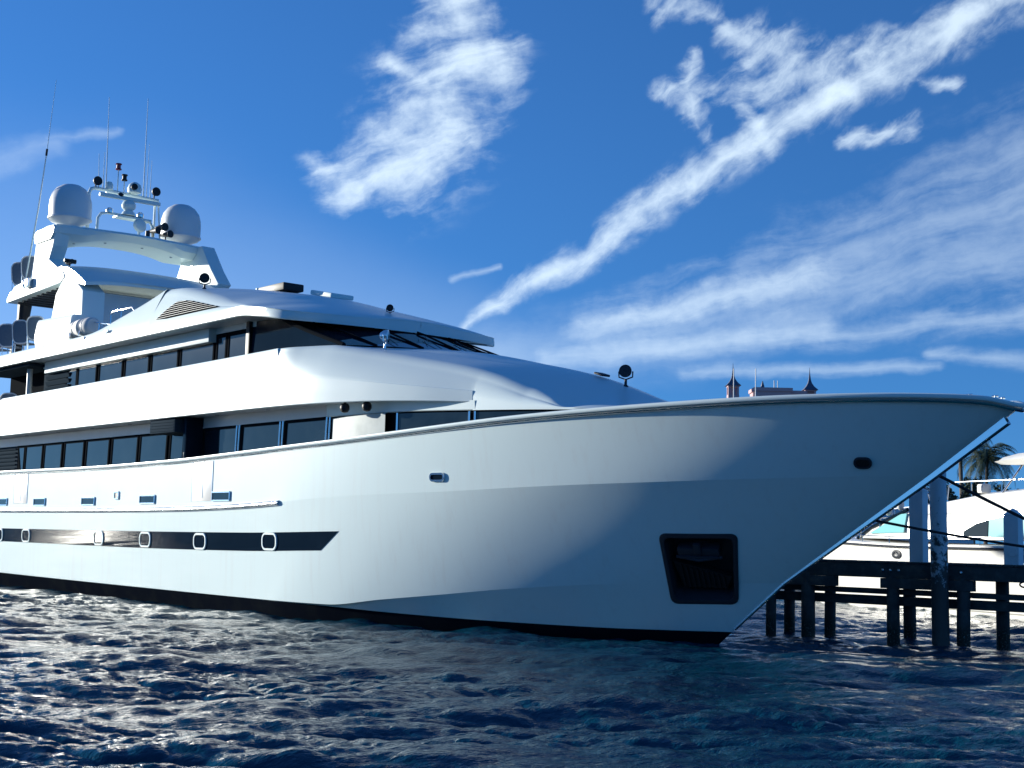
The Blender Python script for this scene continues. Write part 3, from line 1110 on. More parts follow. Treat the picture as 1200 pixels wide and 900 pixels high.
# forward main deck: bright curved panel, then dark glazing under the coachroof
mb = MB()
rows = []
for t in np.linspace(0, 1, 16):
    X = -11.42 + 2.62 * t
    y = 3.16 + 0.10 * math.sin(t * math.pi * 0.8)
    rows.append([Vector((X, -y, z)) for z in (3.9, 4.6, 5.40, 5.47)] + [Vector((X, -y + 0.12, 5.52))])
mb.loft(rows)
mb.build('curved_panel', M['pale_panel'], yacht)
for s in (-1, 1):
    mb = MB()
    rows = [[Vector((X, s * (y_trunk(X) - 0.10), z)) for z in (4.0, float(z_low(X)) + 0.03)] for X in np.linspace(-11.6, -1.2, 40)]
    mb.loft(rows)
    mb.build('forward_house_wall', M['frame'], yacht)


def fwd_window(xa, xb):
    mb = MB()
    rows = [[Vector((X, -(y_trunk(X) - 0.06), z)) for z in (4.6, float(z_low(X)) - 0.04)] for X in np.linspace(xa, xb, 14)]
    mb.loft(rows)
    w = mb.build('window', M['glass'], yacht)
    for X in (xa, xb):
        mb = MB()
        mb.tube([(X, -(y_trunk(X) - 0.045), 4.6), (X, -(y_trunk(X) - 0.045), float(z_low(X)) - 0.02)], 0.03, 8)
        mb.build('frame', M['steel'], w, merge=0)


fwd_window(-8.5, -5.75)
fwd_window(-5.55, -1.9)
for s in (-1, 1):
    mb = MB()
    rows = []
    for X in np.linspace(-11.6, -5.5, 40):
        yt = y_trunk(X)
        rows.append([Vector((X, s * (yt + 0.02), float(z_C(X)) + 0.05)), Vector((X, s * yt, float(z_low(X)) + 0.02)), Vector((X, s * (yt - 0.02), float(z_low(X)))), Vector((X, s * (yt - 0.15), float(z_low(X))))])
    mb.loft(rows)
    mb.build('coachroof_skirt', M['white'], yacht)
# twin lights hung under the wing
for X in (-10.15, -9.3):
    mb = MB()
    yb_ = float(y_band(X)) - 0.22
    mb.lathe([(0.02, -0.13), (0.09, -0.11), (0.13, -0.04), (0.13, 0.04), (0.09, 0.11), (0.02, 0.13)], (X, -yb_, 5.66), 16)
    mb.box((X, -yb_, 5.79), (0.06, 0.06, 0.12))
    mb.build('deck_light', M['black'], yacht)

# upper deck house: side walls, header, glazing
mb = MB()
for s in (-1, 1):
    mb.box((-24.2, s * 3.06, 6.85), (16.6, 0.1, 1.1))
    mb.box((-24.2, s * 3.07, 8.60), (16.6, 0.12, 0.2))
    mb.box((-25.1, s * 3.20, 8.46), (13.3, 0.34, 0.44), bev=0.02)
mb.box((-32.4, 0, 7.5), (0.1, 6.0, 2.3))
mb.build('upper_house_wall', M['white'], yacht, merge=0)
for xa, xb in ((-29.05, -27.4), (-27.15, -25.2), (-25.0, -23.1), (-22.9, -20.95), (-20.75, -18.5), (-18.3, -17.7), (-17.55, -16.4)):
    window(xa, xb, -3.13, 7.0, 8.40, yacht, lean=0.05)
window(-29.95, -29.15, -3.13, 7.0, 8.40, yacht, lean=0.05, la=0.45)
mb = MB()
mb.box((-23.2, 3.13, 7.7), (13.6, 0.03, 1.4))
mb.build('port_side_glazing', M['glass'], yacht)
mb = MB()
for k in range(5):
    mb.box((-30.9, -3.16, 7.42 + k * 0.22), (2.2, 0.05, 0.16), Matrix.Rotation(0.35, 3, 'X'))
mb.box((-31.0, -3.11, 7.75), (2.7, 0.02, 1.4))
mb.build('side_grille', M['panel'], yacht, merge=0)
mb = MB()
mb.box((-16.22, -3.17, 7.9), (0.22, 0.14, 1.55), bev=0.03)
mb.build('pillar', M['black'], yacht)

# wheelhouse glazing
def ws_base(y):
    k = 1 - (y / 3.2)**2
    return Vector((-10.75 + 1.05 * k, y * 1.04, 7.46 + 0.03 * k))


def ws_top(y):
    k = y / 3.2
    return Vector((-14.9 + 1.9 * (1 - k**2), y * 0.97, 8.62))


mb = MB()
mb.loft([[ws_base(y).lerp(ws_top(y), t) for t in (-0.02, 0.25, 0.5, 0.75, 1.0)] for y in np.linspace(-3.2, 3.2, 41)])
ws = mb.build('windshield', M['wind'], yacht)
for k, y in enumerate((-2.45, -1.25, -0.1, 1.1, 2.25)):
    mb = MB()
    a, b = ws_base(y), ws_top(y * 1.02)
    mb.tube([a + Vector((0.03, 0, 0.0)), a.lerp(b, 0.5) + Vector((0.03, 0, 0.05)), b + Vector((0.03, 0, 0.02))], 0.032, 6)
    mb.build('mullion', M['frame'], ws)
for y in (-1.7, -0.5, 0.7, 1.8):
    mb = MB()
    a, b = ws_base(y - 0.25), ws_top(y + 0.5)
    mb.tube([a + Vector((0.08, 0, 0.02)), a.lerp(b, 0.4) + Vector((0.06, 0, 0.06))], 0.011, 6)
    mb.tube([a.lerp(b, 0.2) + Vector((0.05, -0.12, 0.06)), a.lerp(b, 0.44) + Vector((0.05, 0.14, 0.06))], 0.01, 6)
    mb.build('wiper', M['black'], ws)
for s in (-1, 1):
    mb = MB()
    pts = [Vector((-16.1, s * 3.18, 7.2)), Vector((-10.8, s * 3.32, 7.40)), Vector((-13.0, s * 3.17, 8.1)), Vector((-14.85, s * 3.11, 8.72)), Vector((-16.1, s * 3.12, 8.72))]
    mb.loft([pts, [p - Vector((0, s * 0.03, 0)) for p in pts]], closed=True, cap=True)
    mb.build('wheelhouse_side_window', M['band'], yacht)
    mb = MB()
    mb.tube([Vector((-10.7, s * 3.34, 7.45)), Vector((-13.0, s * 3.18, 8.11)), Vector((-14.9, s * 3.12, 8.74))], 0.06, 8)
    mb.build('windshield_pillar', M['frame'], yacht)

# roof with brow, flowing aft into the sun deck bulwarks
z_crownR = pchip([-21.5, -20, -18, -16.4, -15.1, -14.4, -13.4, -12.7, -12.2], [10.50, 10.42, 10.12, 9.82, 9.46, 9.26, 8.96, 8.74, 8.58])
z_edge = pchip([-44, -15.5, -14, -13, -12.2], [8.66, 8.65, 8.50, 8.34, 8.22])
h_fas = pchip([-44, -16, -13.5, -12.2], [0.30, 0.27, 0.25, 0.24])
n_roof = pchip([-21.5, -17, -12.2], [3.6, 3.4, 3.0])
y_shR = pchip([-21.5, -20.47, -19.1, -17.77, -16.35, -15.0], [3.40, 3.46, 3.54, 3.63, 3.79, 3.98])
z_shR = pchip([-21.5, -20.47, -19.1, -17.77, -16.35, -15.0, -12.2], [10.30, 10.20, 9.92, 9.59, 9.20, 8.95, 8.3])


def roof_sect(X):
    yo, z0 = max(y_roof(X) - 0.03, 0.012), float(z_edge(X)) + float(h_fas(X))
    ysh = max(min(float(y_shR(X)), yo - 0.01), 0.006)
    zsh = max(float(z_shR(X)), z0 + 0.01)
    return sect3((yo, z0), (ysh, zsh), (0.0, max(float(z_crownR(X)), zsh + 0.01)), cut=0.3)


z_side = pchip([-30, -26.5, -25.4, -24.6, -22.5, -21.5], [9.16, 9.18, 9.3, 9.5, 10.0, 10.3])


def y_roof(X):
    t = min(1.0, max(0.0, (X + 17.2) / 5.0))
    return 4.05 * max(0.0, 1 - t**11)**(1 / 3)


def bow_x(X, y):
    k = min(1.0, max(0.0, (X + 15.5) / 3.0))
    return X + 0.45 * k - 0.58 * k * (y / 4.0)**2


mb = MB()
rows = []
for X in np.concatenate([np.linspace(-21.5, -14, 40)[:-1], -12.2 - 1.8 * (1 - np.linspace(0, 1, 34)**0.6)]):
    ye, ze, hf = y_roof(X), float(z_edge(X)), float(h_fas(X))
    q = roof_sect(X)
    ev = ye * 0.5
    half = [(ye - min(0.35, ev), ze + 0.01), (max(ye - 0.03, 0), ze), (ye, ze + 0.03), (ye, ze + hf * 0.6)] + q
    rows.append([Vector((bow_x(X, y), -y, z)) for y, z in half] + [Vector((bow_x(X, y), y, z)) for y, z in half[:-1][::-1]])
mb.loft(rows)
mb.quad(*rows[0])
mb.build('wheelhouse_roof', M['white'], yacht, angle=38)
mb = MB()
rows = []
for X in np.concatenate([np.linspace(-37.6, -14.5, 12), -12.25 - 2.2 * (1 - np.linspace(0, 1, 14)**0.6)]):
    ye = y_roof(X) - 0.04
    rows.append([Vector((bow_x(X, k * ye), k * ye, float(z_edge(X)) + 0.035)) for k in (-1, -0.5, 0, 0.5, 1)])
mb.loft(rows)
mb.build('roof_soffit', M['soffit'], yacht)


def roof_y(X, z):
    """half breadth of the roof side at this height"""
    if X > -21.5:
        q = roof_sect(X)
    else:
        q = side_prof(X)[2:7]
    zz = [b for a, b in q]
    yy = [a for a, b in q]
    return float(np.interp(z, zz, yy))


def side_prof(X):
    zs_, ze = float(z_side(X)), float(z_edge(X))
    up = max(0.0, zs_ - 9.17)
    yt = 3.96 - 0.54 * min(1.0, up / 1.13)
    a, b = Vector((4.02, ze + 0.28)), Vector((yt, zs_))
    fl = [a.lerp(b, t) + Vector((0.7, 0.7)) * 0.03 * 4 * t * (1 - t) for t in (0.0, 0.25, 0.5, 0.75, 0.93)]
    return [(4.03, ze), (4.05, ze + 0.03)] + [(p.x, p.y) for p in fl] + [(yt - 0.04, zs_ - 0.005), (yt - 0.11, zs_ - 0.01), (yt - 0.13, zs_ - 0.06), (yt - 0.15, 8.98)]


for s in (-1, 1):
    mb = MB()
    mb.loft([[Vector((X, s * a, b)) for a, b in side_prof(X)] for X in np.concatenate([np.linspace(-37.8, -27, 8), np.linspace(-26.5, -21.46, 26)])])
    mb.build('sun_deck_bulwark', M['white'], yacht, angle=38)
mb = MB()
mb.box((-29.7, 0, 8.96), (16.2, 7.6, 0.06))
mb.build('sun_deck', M['soffit'], yacht)

# louvred air intake on the roof side
mb = MB()
top = [(-20.95, 9.14), (-20.75, 9.32), (-20.4, 9.52), (-19.95, 9.68), (-19.1, 9.60), (-17.6, 9.28), (-16.3, 9.0)]
zlo, zhi = 9.13, 9.68
P = [(-21.1, 9.12), (-20.6, 9.42), (-20.0, 9.68), (-19.1, 9.60), (-16.25, 9.0), (-18.5, 9.06)]


def spanx(poly, z):
    xs = []
    for (x0, z0), (x1, z1) in zip(poly, poly[1:] + poly[:1]):
        if (z0 > z) != (z1 > z):
            xs.append(x0 + (x1 - x0) * (z - z0) / (z1 - z0))
    return (min(xs), max(xs)) if len(xs) > 1 else None


rows = []
for z in np.linspace(9.10, 9.66, 12):
    sp_ = spanx(P, z) or (-20.9, -18.4)
    rows.append([Vector((X, -roof_y(X, z) - 0.012, z)) for X in np.linspace(sp_[0], sp_[1], 24)])
mb.loft(rows)
iv = mb.build('air_intake', M['frame'], yacht)
for z in np.linspace(9.155, 9.62, 7):
    sp_ = spanx(P, z)
    if not sp_:
        continue
    mb = MB()
    rows = []
    for X in np.linspace(sp_[0] + 0.03, sp_[1] - 0.05, 18):
        y = roof_y(X, z)
        rows.append([Vector((X, -y + 0.02, z + 0.022)), Vector((X, -y - 0.035, z + 0.010)), Vector((X, -y - 0.035, z)), Vector((X, -y + 0.02, z + 0.014))])
    mb.loft(rows, closed=True)
    mb.build('louver', M['louver'], iv)
for X, z in ((-24.7, 9.12), (-26.7, 9.06)):
    mb = MB()
    mb.box((X, -4.03, z), (0.36, 0.05, 0.10), bev=0.015)
    mb.build('scupper', M['steel'], yacht)

# roof and foredeck fittings
mb = MB()
mb.box((-19.72, -0.1, 10.48), (1.7, 0.8, 0.26), bev=0.05)
h = mb.build('roof_hatch', M['black'], yacht)
mb = MB()
mb.box((-20.62, -0.1, 10.46), (0.10, 0.86, 0.30), bev=0.03)
mb.build('hatch_coaming', M['white'], h)
mb = MB()
mb.box((-17.6, 0.6, 10.14), (1.3, 0.9, 0.16), Matrix.Rotation(0.2, 3, 'Y'), bev=0.05)
mb.build('sunroof_cover', M['white'], yacht)


def searchlight(c, r, aim, name='searchlight', metal='steel', ped=0.3, label=None):
    c = Vector(c)
    aim = Vector(aim).normalized()
    rot = aim.to_track_quat('Z', 'Y').to_matrix()
    mb = MB()
    mb.lathe([(0.02, -r * 0.9), (r * 0.55, -r * 0.75), (r * 0.9, -r * 0.2), (r, r * 0.4), (r * 1.04, r * 0.5), (r * 0.94, r * 0.52)], c, 20, rot)
    o = mb.build(name, M[metal], yacht)
    mb = MB()
    mb.lathe([(r * 0.93, r * 0.40), (r * 0.6, r * 0.5), (0.02, r * 0.53)], c, 20, rot)
    mb.build('lens', M['glass'], o)
    mb = MB()
    side = aim.cross(Vector((0, 0, 1))).normalized()
    mb.tube([c + side * r * 1.12, c + side * r * 1.1 - Vector((0, 0, r * 0.9)), c - Vector((0, 0, r * 1.3)), c - side * r * 1.1 - Vector((0, 0, r * 0.9)), c - side * r * 1.12], r * 0.12, 8)
    mb.tube([c - Vector((0, 0, r * 1.25)), c - Vector((0, 0, r * 1.3 + ped * 0.6)), c - Vector((0, 0, r * 1.35 + ped))], [r * 0.22, r * 0.22, r * 0.6], 12)
    mb.build('bracket', M['steel' if metal == 'steel' else 'dark_steel'], o)
    if label:
        o['label'] = label
    return o


searchlight((-9.6, -2.75, 7.64), 0.17, (0.75, 0.66, 0.0), ped=0.2, label='chrome searchlight at the corner of the windshield')
searchlight((-3.15, 0.0, 6.44), 0.155, (0.55, -0.8, 0.05), metal='dark_steel', ped=0.2, label='dark round searchlight on the nose of the foredeck')
searchlight((-13.0, -0.25, 9.09), 0.105, (0.7, -0.7, 0.0), metal='black', ped=0.08, label='small black camera on the wheelhouse brow')
searchlight((-19.6, -3.0, 10.47), 0.16, (0.8, -0.6, 0.0), metal='black', ped=0.15, label='small black floodlight on the roof edge')
mb = MB()
mb.box((-4.0, 0.0, 6.43), (0.3, 0.3, 0.06), Matrix.Rotation(0.28, 3, 'Y'), bev=0.02)
mb.build('deck_hatch', M['dark_steel'], yacht)
for X, y in ((7.02, -0.22), (6.85, 0.3), (6.6, -0.42)):
    z = float(z_sheer(X))
    mb = MB()
    mb.tube([(X, y, z - 0.02), (X, y, z + 0.07)], 0.025, 8)
    mb.tube([(X - 0.07, y, z + 0.06), (X + 0.07, y, z + 0.06)], 0.02, 8)
    mb.build('bow_cleat', M['steel'], yacht, merge=0)

# ------------------------------------------------------------------ sun deck hardtop and radar arch
mb = MB()
rows = []
for X, zt_, zb_ in ((-36.45, 11.62, 11.55), (-36.2, 11.85, 11.58), (-34.5, 12.15, 11.66), (-32.5, 12.28, 11.7), (-30.9, 12.26, 11.72), (-30.2, 12.12, 11.68), (-29.5, 11.85, 11.55), (-28.9, 11.55, 11.42), (-28.55, 11.36, 11.33)):
    r = []
    for k in np.linspace(-1, 1, 17):
        cr = 0.10 + 0.12 * (1 - abs(k)**4)
        r.append(Vector((X + 0.5 * (1 - k * k) * (1 if X > -31 else 0), 3.28 * k, zt_ + cr)))
    for k in np.linspace(1, -1, 17):
        r.append(Vector((X + 0.5 * (1 - k * k) * (1 if X > -31 else 0), 3.28 * k, zb_ + 0.12 * (1 - abs(k)**4))))
    rows.append(r)
mb.loft(rows, closed=True, cap=True)
mb.build('hardtop', M['white'], yacht, angle=40)
mb = MB()
for k in range(9):
    mb.box((-35.9 + k * 0.5, 0, 11.56 + 0.012 * k), (0.16, 6.0, 0.14), Matrix.Rotation(-0.04, 3, 'Y'))
mb.build('hardtop_slats', M['dark_steel'], yacht, merge=0)
WING = [(-36.45, 11.55), (-35.65, 12.14), (-33.9, 12.30), (-33.62, 13.1), (-33.5, 14.1), (-32.45, 14.2), (-31.5, 14.12), (-31.75, 13.3), (-32.1, 12.8), (-30.57, 12.09), (-30.43, 11.86), (-30.85, 11.69)]
for s in (-1, 1):
    mb = MB()
    poly = WING if s == -1 else [(-36.45, 11.7), (-33.9, 12.40), (-33.2, 13.1), (-32.6, 14.1), (-31.1, 14.1), (-30.2, 13.0), (-29.5, 12.3), (-30.4, 11.86)]
    mb.prism(poly, 'y', s * 3.32, s * 2.72, bev=0.04)
    mb.build('arch_leg', M['white'], yacht, angle=30)
mb = MB()
rows = []
for y in np.linspace(-3.4, 3.55, 41):
    k = abs(y) / 3.4
    zt_ = 14.14 + 0.06 * (1 - k)
    zb_ = 13.60 + 0.26 * max(0.0, 1 - (k / 0.62)**2.5) - (0.0 if k < 0.95 else 0.02)
    x0, x1 = -33.5 - 0.1 * (1 - k), -31.55 + 0.25 * (1 - k * k)
    if k > 0.985:
        zt_ -= 0.06
    rows.append([Vector((x0, y, zb_ + 0.15)), Vector((x0 + 0.1, y, zb_ + 0.02)), Vector((x1 - 0.35, y, zb_)), Vector((x1 - 0.05, y, zb_ + 0.22)), Vector((x1, y, zt_ - 0.1)), Vector((x1 - 0.08, y, zt_)), Vector((x0 + 0.2, y, zt_)), Vector((x0, y, zt_ - 0.1))])
mb.loft(rows, closed=True, cap=True)
ab = mb.build('arch_beam', M['white'], yacht, angle=35)
for y in (-2.3, -1.0, 0.6, 1.9):
    mb = MB()
    mb.tube([(-32.2, y, 13.9), (-32.2, y, 13.59 + (0.26 * max(0, 1 - (abs(y) / 2.1)**2.5)) - 0.015)], 0.06, 10)
    mb.build('downlight', M['steel'], ab)
mb = MB()
mb.tube([(-31.9, 3.34, 13.3), (-31.9, 2.69, 13.3)], 0.09, 12)
mb.build('arch_light', M['steel'], yacht)

# support pillar, bar console, locker, raft cradle, strut
for s in (-1, 1):
    mb = MB()
    mb.prism([(-31.75, 9.0), (-28.65, 9.0), (-28.65, 11.15), (-29.3, 11.55), (-30.7, 11.75), (-31.25, 11.3), (-31.55, 10.4)], 'y', s * 3.30, s * 2.42, bev=0.05)
    mb.build('hardtop_pillar', M['white'], yacht)
mb = MB()
mb.box((-29.6, 0, 10.1), (0.9, 4.6, 2.3), bev=0.05)
mb.build('bar_console', M['soffit'], yacht)
for s in (-1, 1):
    mb = MB()
    rows = []
    for X in np.linspace(-31.35, -28.1, 12):
        t = (X + 31.35) / 3.25
        zt_ = 10.22 - 0.10 * t
        w = 0.62
        rows.append([Vector((X + 0.35 * max(0, t - 0.85) * k_, s * y, z)) for k_, y, z in ((0, 3.30, 9.0), (0, 3.92, 9.05), (-0.5, 3.99, 9.5), (0.6, 3.92, zt_ - 0.12), (1.2, 3.86, zt_), (1.2, 3.36, zt_), (1.0, 3.3, zt_ - 0.1))])
    mb.loft(rows, closed=True, cap=True)
    mb.build('deck_locker', M['white'], yacht, angle=35)
for s in (-1, 1):
    mb = MB()
    mb.tube([(-36.5, s * 2.5, 11.65), (-36.62, s * 2.5, 11.0), (-37.1, s * 2.5, 10.3), (-37.4, s * 2.5, 9.0)], [0.30, 0.26, 0.24, 0.26], 10)
    mb.build('hardtop_strut', M['dark_steel'], yacht)
for X0, X1 in ((-26.9, -25.3), (-25.1, -23.6)):
    z0, z1 = float(z_side(X0)), float(z_side(X1))
    mb = MB()
    mb.tube([(X0, -3.72, z0 - 0.1), (X0, -3.72, z0 + 0.42), (X0 + 0.15, -3.70, z0 + 0.52), (X1, -3.62, z1 + 0.16), (X1 + 0.25, -3.6, z1 - 0.05)], 0.028, 8)
    mb.tube([(X0 + 0.75, -3.68, z0), (X0 + 0.75, -3.67, z0 + 0.46)], 0.022, 8)
    mb.build('hand_rail', M['steel'], yacht, merge=0)

# domes
for y in (-2.36, 2.48):
    mb = MB()
    mb.lathe([(0.30, 14.1), (0.36, 14.30), (0.40, 14.36), (0.74, 14.50), (0.83, 14.60)], (-32.6, y, 0), 32)
    mb.lathe([(0.86, 14.60), (0.86, 14.66), (0.825, 14.68), (0.835, 15.1), (0.82, 15.35), (0.74, 15.64), (0.58, 15.86), (0.36, 16.0), (0.12, 16.06), (0.01, 16.065)], (-32.6, y, 0), 36)
    mb.build('satellite_dome', M['dome'], yacht, angle=35, merge=0)

# radar mast
X0 = -32.6
mast = thing('radar_mast', None, None)
mast.parent = yacht


def mpart(name, mb, m, **k):
    return mb.build(name, M[m], mast, **k)


mb = MB()
mb.tube([(X0, -1.62, 14.1), (X0, -1.62, 15.85), (X0, -1.55, 16.03), (X0, -1.36, 16.10), (X0, 0, 16.06), (X0, 1.36, 16.02)], 0.075, 10)
mb.tube([(X0, -0.9, 16.06), (X0, 1.4, 16.02)], 0.085, 10)
mb.tube([(X0, 1.26, 14.1), (X0, 1.26, 16.05)], 0.05, 10)
mb.tube([(X0 + 0.35, 1.40, 14.1), (X0 + 0.1, 1.36, 15.9)], 0.035, 8)
mpart('mast_frame', mb, 'white', merge=0)
mb = MB()
mb.tube([(X0 + 0.2, -1.30, 14.1), (X0 + 0.2, -1.28, 14.85), (X0 + 0.2, -1.15, 15.05), (X0 + 0.2, -0.9, 15.12), (X0 + 0.2, 0.6, 15.10), (X0 + 0.2, 0.98, 15.02), (X0 + 0.2, 1.10, 14.85), (X0 + 0.2, 1.12, 14.1)], 0.06, 10)
mb.box((X0 + 0.2, 0.2, 15.03), (0.5, 1.5, 0.10), bev=0.03)
mpart('lower_frame', mb, 'white', merge=0)
mb = MB()
mb.box((X0 + 0.35, 0.0, 15.80), (0.16, 2.65, 0.17), bev=0.04)
mpart('radar_scanner', mb, 'white')
mb = MB()
mb.lathe([(0.30, 15.12), (0.24, 15.26), (0.17, 15.30), (0.20, 15.36), (0.27, 15.42), (0.30, 15.55), (0.24, 15.68), (0.12, 15.74)], (X0 + 0.3, -0.03, 0), 20)
mpart('radar_pedestal', mb, 'white')
for y, z in ((-0.80, 15.22), (0.54, 15.24)):
    mb = MB()
    mb.lathe([(0.13, z - 0.12), (0.15, z - 0.02), (0.14, z + 0.06), (0.07, z + 0.12), (0.01, z + 0.13)], (X0 + 0.2, y, 0), 16)
    mpart('sensor_cap', mb, 'steel')
mb = MB()
mb.lathe([(0.05, -0.16), (0.22, -0.12), (0.29, 0.0), (0.22, 0.12), (0.05, 0.16)], (X0 + 0.6, 0.36, 14.72), 20, Matrix.Rotation(math.pi / 2, 3, 'Y'))
mb.tube([(X0 + 0.55, 0.36, 14.1), (X0 + 0.55, 0.36, 14.5)], 0.06, 8)
mpart('loud_hailer', mb, 'white', merge=0)
mb = MB()
mb.tube([(X0 + 0.6, 0.72, 14.14), (X0 + 0.6, 0.72, 14.3), (X0 + 0.6, 0.72, 14.55)], [0.24, 0.10, 0.09], 14)
mpart('warning_light', mb, 'dark_steel')
for y, z, r in ((1.10, 14.62, 0.15), (1.40, 14.82, 0.18), (1.66, 14.56, 0.16)):
    mb = MB()
    mb.tube([(X0 + 0.2, y - 0.15, z), (X0 + 0.62, y, z), (X0 + 0.72, y + 0.02, z)], [0.06, r * 0.8, r], 16)
    mb.tube([(X0 + 0.3, y, 14.1), (X0 + 0.3, y, z)], 0.03, 6)
    mpart('horn', mb, 'black', merge=0)
for y, z in ((-1.36, 16.36), (1.20, 16.36)):
    mb = MB()
    mb.tube([(X0 - 0.02, y, z), (X0 + 0.10, y, z), (X0 + 0.22, y, z)], [0.10, 0.17, 0.19], 16)
    mb.tube([(X0, y, z - 0.3), (X0, y, z)], 0.03, 6)
    mpart('mast_floodlight', mb, 'black', merge=0)
mb = MB()
mb.lathe([(0.15, 16.12), (0.16, 16.22), (0.15, 16.36), (0.10, 16.45), (0.01, 16.47)], (X0, -0.78, 0), 16)
mpart('antenna_cap', mb, 'white')
mb = MB()
mb.lathe([(0.10, 16.10), (0.27, 16.16), (0.30, 16.32), (0.24, 16.50), (0.10, 16.60), (0.01, 16.61)], (X0 + 0.1, 0.28, 0), 18)
mpart('camera_ball', mb, 'white')
mb = MB()
mb.tube([(X0 + 0.3, 0.16, 16.34), (X0 + 0.42, 0.14, 16.36)], 0.13, 14)
mpart('camera_eye', mb, 'black')
for y, z, mt_ in ((-0.42, 17.17, 'red'), (-0.14, 16.76, 'black')):
    mb = MB()
    mb.tube([(X0, y, 16.08), (X0, y, z - 0.1)], 0.025, 8)
    pole = mpart('light_pole', mb, 'white')
    mb = MB()
    mb.lathe([(0.12, z - 0.14), (0.13, z - 0.10), (0.09, z - 0.08), (0.09, z + 0.06), (0.13, z + 0.08), (0.12, z + 0.12), (0.02, z + 0.14)], (X0, y, 0), 14)
    mb.build('signal_lamp', M[mt_], pole)
mb = MB()
mb.lathe([(0.02, 15.80), (0.11, 15.84), (0.12, 15.95), (0.05, 16.0)], (X0 + 0.35, -0.42, 0), 14)
mpart('hanging_lamp', mb, 'black')
for y, z0, z1, lean, r in ((-1.24, 16.1, 17.55, -0.12, 0.014), (-1.05, 16.1, 17.66, 0.0, 0.014), (-0.92, 16.1, 20.0, -0.16, 0.018), (0.72, 16.05, 20.3, 0.0, 0.018), (0.86, 16.05, 18.4, 0.05, 0.012), (1.02, 16.05, 17.7, 0.02, 0.012)):
    mb = MB()
    mb.tube([(X0, y, z0), (X0, y, z0 + 0.3), (X0 + lean * 0.2, y + lean * 0.3, z1)], [r * 2.0, r * 1.4, r * 0.6], 6)
    mpart('whip_antenna', mb, 'white')
mb = MB()
mb.tube([(-34.2, -3.45, 11.85), (-33.4, -3.36, 15.0), (-33.0, -3.30, 17.3)], [0.035, 0.03, 0.025], 8)
w = mb.build('long_whip_antenna', M['white'], yacht)
mb = MB()
mb.tube([(-33.0, -3.30, 17.3), (-32.6, -3.24, 20.2)], [0.016, 0.008], 6)
mb.build('antenna_tip', M['white'], w)
mb = MB()
mb.tube([(-33.03, -3.305, 17.15), (-32.99, -3.30, 17.42)], 0.045, 8)
mb.build('antenna_joint', M['black'], w)
mb = MB()
mb.box((-33.9, -3.42, 12.06), (0.55, 0.18, 0.36), bev=0.03)
mb.box((-34.15, -3.52, 12.06), (0.18, 0.06, 0.26), bev=0.02)
mb.build('side_light_box', M['steel'], yacht, merge=0)
mb = MB()
mb.tube([(-33.0, -2.1, 12.4), (-33.0, -2.1, 12.95)], 0.04, 8)
mb.tube([(-33.25, -2.1, 12.98), (-32.75, -2.1, 12.98)], 0.10, 12)
mb.tube([(-33.0, -2.35, 13.02), (-33.0, -1.85, 13.02)], 0.09, 12)
mb.build('twin_lamp', M['black'], yacht, merge=0)

# aft upper deck: dark sliding doors set back, a pale pillar
mb = MB()
mb.box((-34.9, -2.5, 7.45), (5.2, 0.08, 2.3))
mb.build('saloon_doors', M['frame'], yacht)
mb = MB()
mb.box((-34.9, 0, 8.60), (5.4, 7.6, 0.10))
mb.build('aft_deck_lining', M['panel'], yacht)
mb = MB()
mb.tube([(-33.4, -3.3, 6.3), (-33.4, -3.3, 8.6)], 0.11, 12)
mb.build('deck_pillar', M['soffit'], yacht)

# ------------------------------------------------------------------ things standing on the yacht
def make_chair(label, group):
    """outdoor chair: rounded mesh back in a pale tube frame, seat, arms, four legs"""
    t = thing('deck_chair', label, 'chair', group=group)

    def rr_(w, h, r, n=5):
        pts = []
        for cx, cz, a0 in ((w / 2 - r, h - r, 0), (-w / 2 + r, h - r, 90), (-w / 2 + r, r, 180), (w / 2 - r, r, 270)):
            for k in range(n + 1):
                a = math.radians(a0 + 90 * k / n)
                pts.append((cx + r * math.cos(a), cz + r * math.sin(a)))
        return pts
    tilt = 0.14

    def bk(x, z, d=0.0):
        return Vector((x, -0.28 - z * tilt + d, 0.42 + z))
    o = rr_(0.78, 0.90, 0.26)
    mb = MB()
    mb.loft([[bk(x * 0.97, z * 0.97 + 0.013, 0.012) for x, z in o], [bk(x * 0.97, z * 0.97 + 0.013, -0.012) for x, z in o]], closed=True, cap=True)
    mb.build('backrest', M['mesh'], t)
    mb = MB()
    p = [bk(x, z) for x, z in o]
    mb.tube(p + [p[0]], 0.032, 6, cap=False)
    mb.build('back_frame', M['reflector'], t)
    mb = MB()
    mb.box((0, 0.03, 0.43), (0.66, 0.60, 0.05), bev=0.02)
    mb.build('seat', M['mesh'], t)
    for sx in (-1, 1):
        mb = MB()
        mb.tube([(sx * 0.39, -0.34, 0.66), (sx * 0.40, 0.10, 0.66), (sx * 0.40, 0.30, 0.62)], 0.024, 6)
        mb.build('armrest', M['steel'], t)
        for y in (-0.30, 0.30):
            mb = MB()
            mb.tube([(sx * 0.36, y, 0.0), (sx * 0.40, y, 0.64 if y > 0 else 0.68)], 0.02, 6)
            mb.build('leg', M['steel'], t)
    return t


def copy_thing(o, loc, rz, label, group):
    c = o.copy()
    COL.objects.link(c)
    for ch in o.children:
        d = ch.copy()
        d.parent = c
        COL.objects.link(d)
        for g_ in ch.children:
            e = g_.copy()
            e.parent = d
            COL.objects.link(e)
    c.location = loc
    c.rotation_euler = (0, 0, rz)
    tag(c, label, None, group)
    return c


